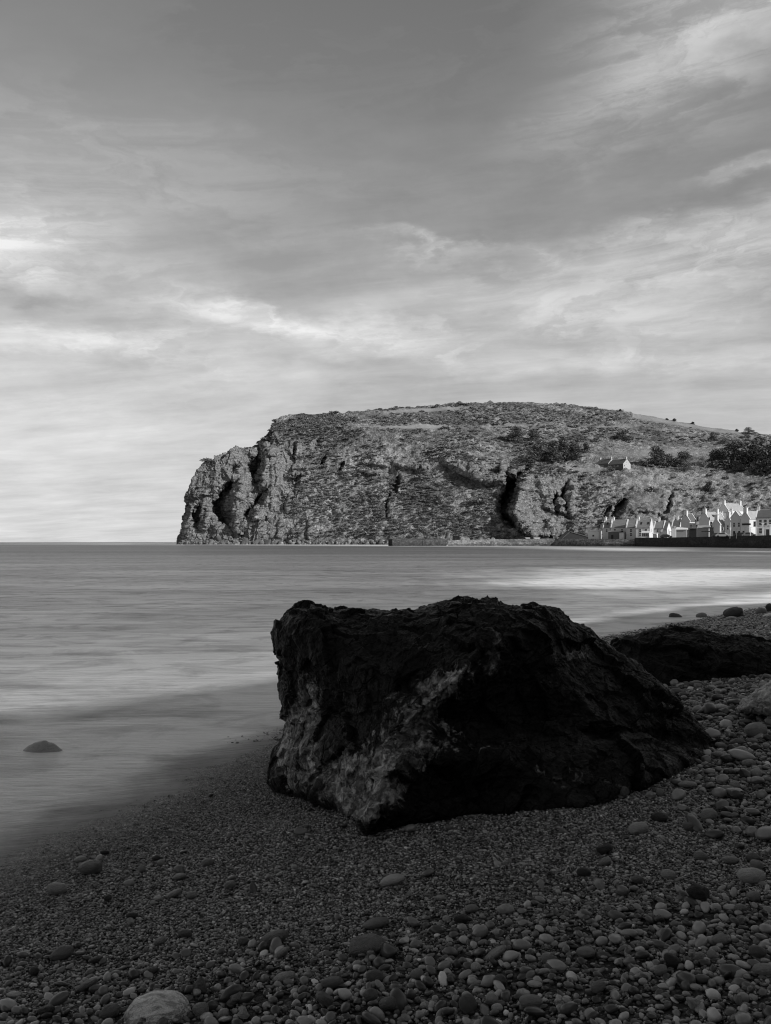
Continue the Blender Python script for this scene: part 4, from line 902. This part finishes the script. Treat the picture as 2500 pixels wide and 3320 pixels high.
# ------------------------------------------------------------------ village ground, sea wall, quay, pier
TH = R(-28); E1 = Vector((math.cos(TH), math.sin(TH), 0)); E2 = Vector((-math.sin(TH), math.cos(TH), 0))
def ribbon(name, front, back_, z0, z1, mat, label, cat, kind=None, steps=40):
    """wall between two plan polylines"""
    f = np.array(front, float); bk = np.array(back_, float); n = steps; t = np.linspace(0, 1, n)
    def rs(a): s = np.concatenate([[0], np.cumsum(np.hypot(*np.diff(a[:, :2], axis=0).T))]); s /= s[-1]; return np.stack([np.interp(t, s, a[:, i]) for i in range(a.shape[1])], -1)
    f = rs(f); bk = rs(bk); m = bmesh.new(); rings = []
    for i in range(n):
        zt = f[i, 2] if f.shape[1] > 2 else z1
        rings.append([m.verts.new((f[i, 0], f[i, 1], z0)), m.verts.new((f[i, 0], f[i, 1], zt)), m.verts.new((bk[i, 0], bk[i, 1], zt)), m.verts.new((bk[i, 0], bk[i, 1], z0))])
    for i in range(n - 1):
        for k in range(4): m.faces.new((rings[i][k], rings[i][(k+1)%4], rings[i+1][(k+1)%4], rings[i+1][k]))
    m.faces.new(rings[0]); m.faces.new(rings[-1][::-1]); bmesh.ops.recalc_face_normals(m, faces=m.faces)
    me = bpy.data.meshes.new(name); m.to_mesh(me); m.free(); me.materials.append(mat)
    return tag(link(name, me), label, cat, None, kind)
def G(px, D, z=None):
    v = P(px, HY, D); return (v.x, v.y) if z is None else (v.x, v.y, z)
sw_f = [G(2058, 344, H + 15 / F * 344), G(2150, 318, H + 15 / F * 318), G(2300, 285, H + 18 / F * 285), G(2500, 242, H + 23 / F * 242), G(2760, 205, 3.9)]
sw_b = [G(2060, 345.5), G(2153, 319.5), G(2304, 286.5), G(2506, 243.5), G(2768, 206.5)]
ribbon('sea_wall', sw_f, sw_b, -.6, 0, M['seawall'], 'long dark sea wall in front of the village', 'wall')
st_f = [G(1900, 372, 2.5)] + [tuple(list(p) + [q[2] - .45]) for p, q in zip([G(2060, 345.8), G(2153, 319.8), G(2304, 286.8), G(2506, 243.8), G(2768, 206.8)], sw_f)]
st_b = [G(1880, 560), G(1960, 560), G(2100, 550), G(2330, 535), G(2600, 510), G(2900, 480)]
ribbon('street', st_f, st_b, .0, 0, M['street'], None, None, 'structure')
ribbon('quay_wall', [G(1452, 392, 2.5), G(1620, 392, 2.9), G(1810, 385, 3.2), G(1950, 352, 2.9), G(2057, 344.5, 2.9)], [G(1452, 398), G(1620, 399), G(1800, 410), G(1930, 420), G(2062, 400)], -.6, 0, M['quay'], 'low pale rubble quay wall left of the dark sea wall', 'wall')
pr = MB(); a = P(1272, HY, 380); b_ = P(1448, HY, 388)
pier_e = empty('harbour_pier', (a.x, a.y, 0), math.atan2(b_.y - a.y, b_.x - a.x)); tag(pier_e, 'dark blocky harbour pier standing in the sea below the cliff', 'pier')
Lp = (b_ - a).length
pm = MB(); pm.box(0, Lp, 0, 5, -1, 2.75); pm.box(0, 3.4, -.25, 5.2, -1, 3.05); pm.box(Lp * .55, Lp * .58, -.2, 0, -1, 2.9); pm.build('masonry', M['quay_dk'], pier_e)
pm = MB(); pm.box(3.5, Lp, 3.9, 4.9, 2.753, 3.25); pm.build('parapet', M['quay_dk'], pier_e)
for k, f in enumerate((.3, .62, .9)):
    pm = MB(); pm.tube((Lp * f, .35, 2.7), (Lp * f, .35, 3.1), .14, .11, 8); pm.tube((Lp * f, .35, 3.1), (Lp * f, .35, 3.16), .17, .17, 8); pm.build('bollard', M['quay_dk'], pier_e)

# ------------------------------------------------------------------ houses
def house(name, label, corner, L, W, hw, hr, typ, wall='white', roof='slate', windows=(), side=(), chim=(), skew=True, sky_l=(), cat='house', group='cottages along the village street', theta=None, depth_ext=0, foot=1.0):
    """corner: front-left ground corner as seen; typ 'a' eaves to the street (ridge along the front), 'b' gable to the street. L = front width, W = depth.
    windows / side: (x, z, w, h, kind) on the front / on the right-hand wall"""
    t = empty(name, corner, TH if theta is None else theta); tag(t, label, cat, group)
    w = MB(); z0 = -foot
    if typ == 'a':
        w.prism([(0, 0, z0), (0, W, z0), (0, W, hw), (0, W / 2, hw + hr), (0, 0, hw)], (L, 0, 0))
    else:
        w.prism([(0, 0, z0), (L, 0, z0), (L, 0, hw), (L / 2, 0, hw + hr), (0, 0, hw)], (0, W, 0))
    w.build('wall', M[wall], t)
    o = .18; th = .16; e_ = .02
    r = MB()
    if typ == 'a':
        sl_ = hr / (W / 2)
        for s in (0, 1):
            y0 = -o if s == 0 else W + o; z_0 = hw - o * sl_ + .03; pts = [(e_, y0, z_0), (e_, W / 2, hw + hr + .03), (e_, W / 2, hw + hr + .03 + th), (e_, y0, z_0 + th)]
            r.prism(pts, (L - 2 * e_, 0, 0))
    else:
        sl_ = hr / (L / 2)
        for s in (0, 1):
            x0 = -o if s == 0 else L + o; z_0 = hw - o * sl_ + .03; pts = [(x0, e_, z_0), (L / 2, e_, hw + hr + .03), (L / 2, e_, hw + hr + .03 + th), (x0, e_, z_0 + th)]
            r.prism(pts, (0, W - 2 * e_, 0))
    ro = r.build('roof', M[roof], t)
    rc = MB()
    if typ == 'a': rc.box(.05, L - .05, W / 2 - .12, W / 2 + .12, hw + hr + .17, hw + hr + .27)
    else: rc.box(L / 2 - .12, L / 2 + .12, .05, W - .05, hw + hr + .17, hw + hr + .27)
    rc.build('ridge', M['cream'], ro)
    if skew:
        for e in (0, 1):
            k = MB(); q = .28
            if typ == 'a':
                x0 = -.04 if e == 0 else L - q + .04
                for s in (0, 1):
                    y0 = -.22 if s == 0 else W + .22; zz_ = hw - .22 * sl_
                    k.prism([(x0, y0, zz_ + .1), (x0, W / 2, hw + hr + .12), (x0, W / 2, hw + hr + .46), (x0, y0, zz_ + .42)], (q, 0, 0))
            else:
                y0 = -.04 if e == 0 else W - q + .04
                for s in (0, 1):
                    x0 = -.22 if s == 0 else L + .22; zz_ = hw - .22 * sl_
                    k.prism([(x0, y0, zz_ + .1), (L / 2, y0, hw + hr + .12), (L / 2, y0, hw + hr + .46), (x0, y0, zz_ + .42)], (0, q, 0))
            k.build('gable_coping', M['white' if wall in ('white', 'cream', 'greywall') else wall], ro)
    for c in chim:
        k = MB(); zc = hw + hr - .5; cw, cd, chh_ = (.75, 1.2, 1.7) if typ == 'a' else (1.2, .75, 1.7)
        if typ == 'a': x_ = c * (L - cw) ; y_ = W / 2 - cd / 2
        else: y_ = c * (W - cd); x_ = L / 2 - cw / 2
        k.box(x_, x_ + cw, y_, y_ + cd, zc, zc + chh_); k.box(x_ - .07, x_ + cw + .07, y_ - .07, y_ + cd + .07, zc + chh_, zc + chh_ + .14)
        ck = k.build('chimney', M['white' if wall != 'stonew' else 'stonew'], ro)
        for s in (.3, .7):
            pk = MB(); xx = x_ + cw * (s if typ == 'b' else .5); yy = y_ + cd * (s if typ == 'a' else .5)
            pk.tube((xx, yy, zc + chh_ + .14), (xx, yy, zc + chh_ + .62), .14, .11, 8); pz = pk.build('chimney_pot', M['pot'], t)
    def opening(x, z, ww, hh_, kind, onside):
        f = MB(); gl = MB(); fw = .09
        def B(mb, x0, x1, y0, y1, z0_, z1_):
            if onside: mb.box(L - y1, L - y0, x0, x1, z0_, z1_)
            else: mb.box(x0, x1, y0, y1, z0_, z1_)
        if kind == 'd':
            B(gl, x, x + ww, -.03, .02, z, z + hh_); B(f, x - fw, x, -.06, .02, z, z + hh_ + fw); B(f, x + ww, x + ww + fw, -.06, .02, z, z + hh_ + fw); B(f, x, x + ww, -.06, .02, z + hh_, z + hh_ + fw)
            d_ = f.build('door', M['frame'], t); gl.build('door_panel', M['dark'], d_)
        else:
            B(gl, x, x + ww, -.03, .02, z, z + hh_)
            B(f, x - fw, x, -.06, .02, z - fw, z + hh_ + fw); B(f, x + ww, x + ww + fw, -.06, .02, z - fw, z + hh_ + fw); B(f, x, x + ww, -.06, .02, z + hh_, z + hh_ + fw); B(f, x, x + ww, -.1, .02, z - fw, z)
            B(f, x, x + ww, -.05, -.031, z + hh_ / 2 - .03, z + hh_ / 2 + .03)
            d_ = f.build('window', M['frame'], t); gl.build('pane', M['glass'], d_)
    for q_ in windows: opening(*q_, False)
    for q_ in side: opening(*q_, True)
    for (fx, ww) in sky_l:
        # rooflights on the slope facing the street or, for gable-fronted houses, the slope facing right
        k = MB()
        def RP(u, v, n_):
            if typ == 'a': yy = W / 2 * (1 - v); return Vector((u, yy, hw + sl_ * yy + .2)) + Vector((0, -sl_, 1)).normalized() * n_
            xx = L - L / 2 * (1 - v); return Vector((xx, u, hw + sl_ * (L - xx) + .2)) + Vector((sl_, 0, 1)).normalized() * n_
        va, vb = (.35, .65)
        lst = [RP(fx, va, -.05), RP(fx + ww, va, -.05), RP(fx + ww, vb, -.05), RP(fx, vb, -.05)]
        nn = (Vector((0, -sl_, 1)) if typ == 'a' else Vector((sl_, 0, 1))).normalized() * .14
        k.prism([tuple(v) for v in lst], tuple(nn)); k.build('skylight', M['glass'], ro)
    return t
def street_z(px, D): return float(np.interp(px, [2000, 2500], [3.2, 3.3]))
def corner(px, D, z=None): v = P(px, HY, D); v.z = 3.15 if z is None else z; return v
TB = R(-56)
def plen(px0, px1, D, th=None):
    """length along the street direction that spans px0..px1 starting at distance D"""
    a0 = (px0 - CX) / F; a1 = (px1 - CX) / F; x0 = a0 * D
    ex, ey = (math.cos(th), math.sin(th)) if th is not None else (E1.x, E1.y)
    return (a1 * D - x0) / (ex - a1 * ey)
def sidelen(px0, px1, D, L, th, px2):
    """depth of a house whose right-hand wall is seen from px1 to px2"""
    x, y = (px0 - CX) / F * D + math.cos(th) * L, D + math.sin(th) * L; a2 = (px2 - CX) / F
    return (a2 * y - x) / (-math.sin(th) - a2 * math.cos(th))
def W2(n, L, z, w=.9, h=1.25, kind='w', m=1.2): return [(m + (L - 2 * m - w) * (k / (n - 1) if n > 1 else .5), z, w, h, kind) for k in range(n)]
def zof(py, D): return H + (HY - py) / F * D
def row(name, label, px0, px1, D, eave, ridge, W, typ='a', z=3.15, **k):
    th = TB if typ == 'b' else TH
    L = plen(px0, px1, D, th); hw = zof(eave, D) - z; hr = zof(ridge, D if typ == 'b' else D + W * .45) - zof(eave, D)
    if typ == 'b': W = sidelen(px0, px1, D, L, th, W); k['theta'] = th
    wins = k.pop('wins', None)
    if callable(wins): k['windows'] = wins(L, hw)
    return house(name, label, corner(px0, D, z), L, W, hw, hr, typ, **k)
def w2(L, hw): return W2(2, L, hw - 1.75, .85, 1.2) + [(L * .5 - .45, .05, .9, 2.0, 'd')] + W2(2, L, .95, .8, 1.15, m=.8)
def w22(L, hw): return W2(2, L, hw - 1.75, .85, 1.2) + W2(2, L, .95, .8, 1.15)
row('cottage', 'white end cottage at the far left of the terrace, chimney on its left gable', 1955, 1979, 372, 1711, 1687, 6.5, wins=lambda L, h: W2(1, L, h - 1.75, .8, 1.1), chim=(0,), wall='cream', sky_l=((1.2, .7),))
row('cottage', 'two-window white terrace cottage with a chimney at its left end', 1980.5, 2030, 368, 1711, 1687, 6.5, wins=w2, chim=(0,), wall='cream', roof='slate')
row('cottage', 'narrow plain-roofed terrace cottage in the middle of the row', 2030.6, 2061, 361, 1711, 1687, 6.5, wins=lambda L, h: W2(1, L, h - 1.75) + W2(1, L, .9), wall='cream')
row('cottage', 'terrace cottage with tall chimney, two rooflights and a glazed porch', 2062, 2108, 354, 1711, 1686, 6.5, wins=w22, chim=(0,), wall='cream', sky_l=((1.4, .7), (4.1, .7)), side=((2.6, 2.6, .8, 1.2, 'w'),))
pc = corner(2080, 350.5); po = empty('porch', pc, TH); tag(po, 'small white glazed porch against the rooflight cottage', 'porch')
k = MB(); k.box(0, 3, 0, 1.6, -1, 2.1); k.prism([(-.15, -.15, 2.1), (3.15, -.15, 2.1), (3.15, 1.7, 2.65), (-.15, 1.7, 2.65)], (0, 0, .12)); k.build('wall', M['white'], po)
for i in range(4):
    k = MB(); k.box(.2 + i * .68, .75 + i * .68, -.04, .03, .7, 1.9); k.build('window', M['glass'], po)
# white gable cottage facing the sun
row('cottage', 'low cottage with dark slate roof and sunlit white gable with one window', 2150, 2162, 335, 1718, 1694, 9, typ='a', z=3.1, wall='white', roof='slate_dk', side=((3.4, 1.7, 1.1, 1.6, 'w'),), chim=(), skew=False)
row('cottage', 'cottage with two chimneys half hidden behind the sunlit gable', 2120, 2152, 362, 1713, 1690, 6.5, wall='cream', chim=(0.35,), wins=lambda L, h: W2(2, L, h - 1.7))
row('cottage', 'grey-roofed cottage with pale chimney stacks behind the low white shed', 2178, 2206, 352, 1708, 1684, 6.5, wall='white', roof='slate_dk', chim=(0, .55))
row('cottage', 'tall gable-fronted cottage with slim chimney and a dormer on its right roof', 2208, 2236, 324, 1690, 1668, 2258, typ='b', wall='cream', chim=(0,), windows=((4.0, 3.2, .7, 1.6, 'w'),), roof='slate_dk', side=((3.5, 3.6, .9, 1.1, 'w'),))
dm = corner(2243, 326, zof(1686, 326)); dme = empty('dormer_window', dm, TH); tag(dme, 'white dormer window with a flat pale roof on the slim-chimney cottage', 'dormer')
k = MB(); k.box(0, 3.4, 0, 3, -1.5, 1.55); k.build('wall', M['white'], dme); k = MB(); k.box(-.2, 3.6, -.2, 3.1, 1.553, 1.75); k.build('roof', M['slate_lt'], dme)
k = MB(); k.box(.35, 1.35, -.05, .03, -.5, 1.2); k.build('window', M['glass'], dme); k = MB(); k.box(1.7, 2.4, -.05, .03, -.5, 1.2); k.build('window', M['glass'], dme)
row('cottage', 'large gable-fronted house with rooflight and bright side wall in mid village', 2267, 2299, 316, 1687, 1662, 2352, typ='b', wall='cream', roof='slate_lt', chim=(0, .8), windows=((4.6, 3.4, .8, 2.2, 'w'), (2.2, 2.4, .5, .6, 'w'), (3.9, 6.3, .6, .8, 'w')), sky_l=((3.2, 1.6),))
row('cottage', 'small grey gable cottage with chimney standing before the large rooflight house', 2309, 2334, 296, 1701, 1683, 2352, typ='b', wall='cream', roof='slate_lt', chim=(0,), windows=((3.6, 2.4, .6, .9, 'w'),))
row('cottage', 'narrow gable cottage with a thick chimney left of the arched-window house', 2350, 2369, 294, 1690, 1673, 2382, typ='b', wall='cream', roof='slate_lt', chim=(0,), windows=((.8, 2.6, .7, 1.4, 'w'), (2.6, 2.6, .7, 1.4, 'w')))
row('cottage', 'gable-fronted house with a row of three upper windows and two doors', 2370, 2400, 284, 1680, 1660, 2412, typ='b', wall='cream', roof='slate_lt', windows=((.8, 3.3, .75, 1.35, 'w'), (2.5, 3.3, .75, 1.35, 'w'), (4.1, 3.3, .75, 1.35, 'w'), (.8, .1, .8, 1.9, 'd'), (2.6, .1, .8, 1.9, 'd')))
inn = row('inn', 'gable-fronted inn with dark sign board and big chimney, bright white side wall', 2401, 2430, 280, 1682, 1660, 2468, typ='b', wall='cream', roof='slate_lt', chim=(0,), windows=((4.6, 3.3, .75, 1.5, 'w'), (.7, .1, .8, 1.9, 'd')), cat='inn')
k = MB(); k.box(.6, 3.6, -.14, -.02, 3.75, 4.3); k.build('sign_board', M['dark'], inn)
row('cottage', 'big dark-roofed house at the right edge with tall chimney and grey front', 2450, 2530, 256, 1679, 1655, 8.5, wall='cream', roof='slate_dk', chim=(.0, .98), wins=lambda L, h: W2(4, L, h - 2.2, .75, 1.7, m=.9) + W2(2, L, .95, .8, 1.5, m=.9) + [(L * .42, .05, .9, 2.1, 'd')])
row('cottage', 'long pale-roofed cottage behind and above the others, a chimney at each end', 2330, 2360, 360, 1655, 1634, 2416, typ='b', z=9.0, wall='white', roof='slate_lt', chim=(0, .98), foot=6)
row('cottage', 'pale-roofed cottage behind the inn with bright wall', 2462, 2490, 300, 1692, 1664, 7, wall='white', roof='slate_lt')
row('cottage', 'pale-roofed cottage glimpsed behind the gable houses', 2338, 2372, 318, 1684, 1662, 7, wall='white', roof='slate_lt', chim=(.95,))
# sheds
def shed(name, label, px0, px1, D, top, W, wall, roof, z=3.1, slope=.3, door=None, win=(), theta=None, ridge=None):
    L = plen(px0, px1, D); h = zof(top, D) - z; t = empty(name, corner(px0, D, z), TH if theta is None else theta); tag(t, label, 'shed', 'sheds and outhouses')
    m = MB(); m.box(0, L, 0, W, -1, h); m.build('wall', M[wall], t); m = MB()
    if ridge: m.prism([(-.3, -.3, h), (-.3, W + .3, h), (-.3, W / 2, h + ridge)], (L + .6, 0, 0))
    else: m.prism([(-.2, -.2, h + .003), (-.2, W + .2, h + slope), (-.2, W + .2, h + slope + .15), (-.2, -.2, h + .15)], (L + .4, 0, 0))
    m.build('roof', M[roof], t)
    for (x, zz_, w_, h_) in win: m = MB(); m.box(x, x + w_, -.04, .02, zz_, zz_ + h_); m.build('window', M['glass'], t)
    if door: m = MB(); m.box(door[0], door[0] + door[1], -.05, .02, 0, door[2]); m.build('door', M['dark'], t)
    return t
t = empty('boat_shed', corner(1822, 392, 1.6)); tag(t, 'low black shed with a long pitched roof at the left end of the village', 'shed', 'sheds and outhouses')
k = MB(); kk = 392 / F; k.prism([(0, 0, 0), (0, 0, .9), (26 * kk, 0, zof(1724, 392) - 1.7), (86 * kk, 0, zof(1741, 392) - 1.7), (92 * kk, 0, 0)], (0, 9, 0)); k.build('wall', M['dark'], t)
k = MB(); k.prism([(-.5, -.3, .8), (26 * kk, -.3, zof(1724, 392) - 1.68), (26 * kk, -.3, zof(1724, 392) - 1.45), (-.7, -.3, 1.0)], (0, 9.6, 0)); k.prism([(26 * kk, -.3, zof(1724, 392) - 1.68), (87 * kk, -.3, zof(1741, 392) - 1.68), (87 * kk, -.3, zof(1741, 392) - 1.42), (26 * kk, -.3, zof(1724, 392) - 1.45)], (0, 9.6, 0)); k.build('roof', M['wood'], t)
shed('outhouse', 'flat-roofed pale outhouse between the black shed and the terrace', 1907, 1941, 378, 1722, 5, 'white', 'slate_lt', z=2.4, win=((1.8, 1.6, .8, .7),))
shed('outhouse', 'low flat-roofed annexe with a dark open door in front of the terrace', 1972, 2010, 364, 1724, 4, 'wood', 'slate_lt', z=2.6, door=(1.2, .9, 2.0))
shed('outhouse', 'small bright white annexe with one tiny window in front of the terrace', 2008, 2022, 361, 1728, 5, 'white', 'slate_lt', z=2.6)
shed('outhouse', 'small white lean-to below the terrace gable', 2117, 2128, 345, 1731, 3, 'white', 'white', z=3.0)
shed('outhouse', 'pale hipped shed with a stubby chimney in front of the dark roofs', 2193, 2226, 318, 1717, 5, 'greywall', 'white', z=2.9, ridge=1.0)
shed('garage', 'dark open-fronted garage beside the pale shed', 2235, 2258, 308, 1714, 4, 'dark', 'wood')
shed('garage', 'wide low-pitched garage with pale strip over its door', 2262, 2296, 300, 1712, 5, 'greywall', 'slate_lt', ridge=.9, win=((1.2, 1.9, 3.0, .35),))
shed('outhouse', 'narrow glazed lean-to at the right of the wide garage', 2301, 2312, 296, 1712, 3, 'wood', 'wood', win=((.5, .6, .8, 1.5),))
shed('outhouse', 'small pale store block on the quay below the black gully', 1706, 1718, 394, 1745, 3, 'white', 'slate_lt', z=2.0, theta=0)
shed('outhouse', 'second pale store block on the quay, right of the first', 1733, 1750, 393, 1744, 3, 'cream', 'slate_lt', z=2.0, theta=0)

# old stone cottages on the hill: two joined, stepping down
hD = float(np.interp(1990, kx, Db)) + 9
thh = R(-52)
def hill_house(name, label, px, py, D, L, W, hw, hr, chim, side, wins):
    t = house(name, label, P(px, py, D), L, W, hw, hr, 'a', wall='stonew', roof='slate_dk', chim=chim, side=side, windows=wins, theta=thh, group='stone cottages on the hill', foot=3, skew=False)
    return t
hs = F / hD
hcol = hill_house('hill_cottage', 'weathered stone cottage on the hillside with sunlit gable and chimney, nearer one', 1973, 1523, hD, 12.4, 8.2, 3.4, 3.4, (.98,), ((1.1, 1.6, .9, 1.1, 'w'), (3.6, 4.3, .5, .5, 'w'), (3.9, 3.0, .45, .5, 'w')), ((1.2, 1.5, .7, .9, 'w'), (4.6, 1.5, .7, .9, 'w'), (7.6, 1.6, .7, .9, 'w'), (6.2, .0, .8, 1.7, 'd')))
hc2 = P(1973, 1523, hD) + Vector((-math.cos(thh) * 10.8, -math.sin(thh) * 10.8, 1.2)) 
hill2 = house('hill_cottage', 'weathered stone cottage on the hillside, farther left one with a chimney at each end', hc2 + Vector((.4, .9, 0)), 10.4, 8.0, 3.4, 3.4, 'a', wall='stonew', roof='slate_dk', chim=(0, .98), windows=((1.6, 1.4, .7, .9, 'w'), (5.4, 1.5, .7, .9, 'w')), theta=thh, group='stone cottages on the hill', foot=3, skew=False, sky_l=((3.2, .6),))

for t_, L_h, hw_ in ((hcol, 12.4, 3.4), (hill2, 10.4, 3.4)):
    k = MB(); k.box(.1, L_h - .12, -.025, .0, -2.9, hw_ - .06); k.build('front_shade', M['shaded_front'], t_)  # thin dark sheet paints shade over the cottage's stone front
# poles, cars, hillside rail
def cpole(px, D, h, label):
    t = empty('clothes_pole', corner(px, D, 3.0)); tag(t, label, 'pole', 'pale poles along the sea wall')
    k = MB(); k.tube((0, 0, -.3), (0, 0, h), .13, .11, 8); k.build('post', M['white'], t); k = MB(); k.tube((-.5, 0, h - .15), (.5, 0, h - .15), .05, .05, 6); k.build('crossbar', M['white'], t)
for px, D, h, lab in [(2172, 321, 2.6, 'pale pole behind the sea wall at the left of the hipped shed'), (2188, 317, 4.4, 'tall pale pole just left of the hipped shed'), (2367, 268, 3.0, 'pale pole in front of the narrow gable cottage'), (2388, 264, 3.0, 'pale pole before the three-window house'),
                      (2415, 259, 3.2, 'pale pole before the inn door'), (2433, 256, 3.0, 'pale pole at the right corner of the inn'), (2453, 252, 3.0, 'pale pole at the left end of the big dark-roofed house'), (2473, 248, 4.0, 'broad white post before the big dark-roofed house door'), (2496, 244, 3.6, 'pale pole at the right edge of the picture')]:
    cpole(px, D, h, lab)
def car(px, D, label, paint):
    t = empty('parked_car', corner(px, D, 3.05), TH); tag(t, label, 'car', 'cars parked behind the sea wall')
    pf = [(-2.0, .35), (-2.05, .8), (-1.7, 1.0), (-1.1, 1.42), (.6, 1.45), (1.2, 1.0), (1.95, .85), (2.05, .5), (2.0, .35)]
    k = MB(); k.prism([(x, -.85, z_) for x, z_ in pf], (0, 1.7, 0)); bo = k.build('body', M[paint], t)
    k = MB(); k.prism([(x, -.87, z_) for x, z_ in [(-1.35, 1.02), (-1.0, 1.36), (.5, 1.38), (.95, 1.02)]], (0, 1.74, 0)); k.build('window', M['glass'], t)
    for x in (-1.3, 1.3):
        for y in (-.8, .8): k = MB(); k.tube((x, y - .12, .33), (x, y + .12, .33), .33, .33, 14); k.build('wheel', M['tyre'], t)
car(2330, 276, 'dark car parked in front of the small grey gable cottage', 'car'); car(2402, 266, 'dark car parked between the three-window house and the inn', 'car'); car(2430, 262, 'pale car parked by the inn side wall', 'car2')
car(2160, 326, 'dark car parked below the sunlit white gable', 'car'); car(2344, 272, 'pale car parked right of the dark one by the small grey gable cottage', 'car2')
t = empty('hillside_railing', hill_point(2410, 1625)); tag(t, 'wooden railing climbing the slope above the long pale-roofed cottage', 'railing')
prev = None
for i in range(9):
    q_ = P(2385 + i * 6.2, 1634 - min(i, 6) * 2.6, 372) - t.location; k = MB(); k.tube(q_ + Vector((0, 0, -1.5)), q_ + Vector((0, 0, 1.1)), .1, .1, 5); k.build('post', M['wood'], t)
    if prev is not None: k = MB(); k.tube(prev + Vector((0, 0, 1.0)), q_ + Vector((0, 0, 1.0)), .07, .07, 5); k.build('rail', M['wood'], t)
    prev = q_
print('meshes', len(bpy.data.objects))
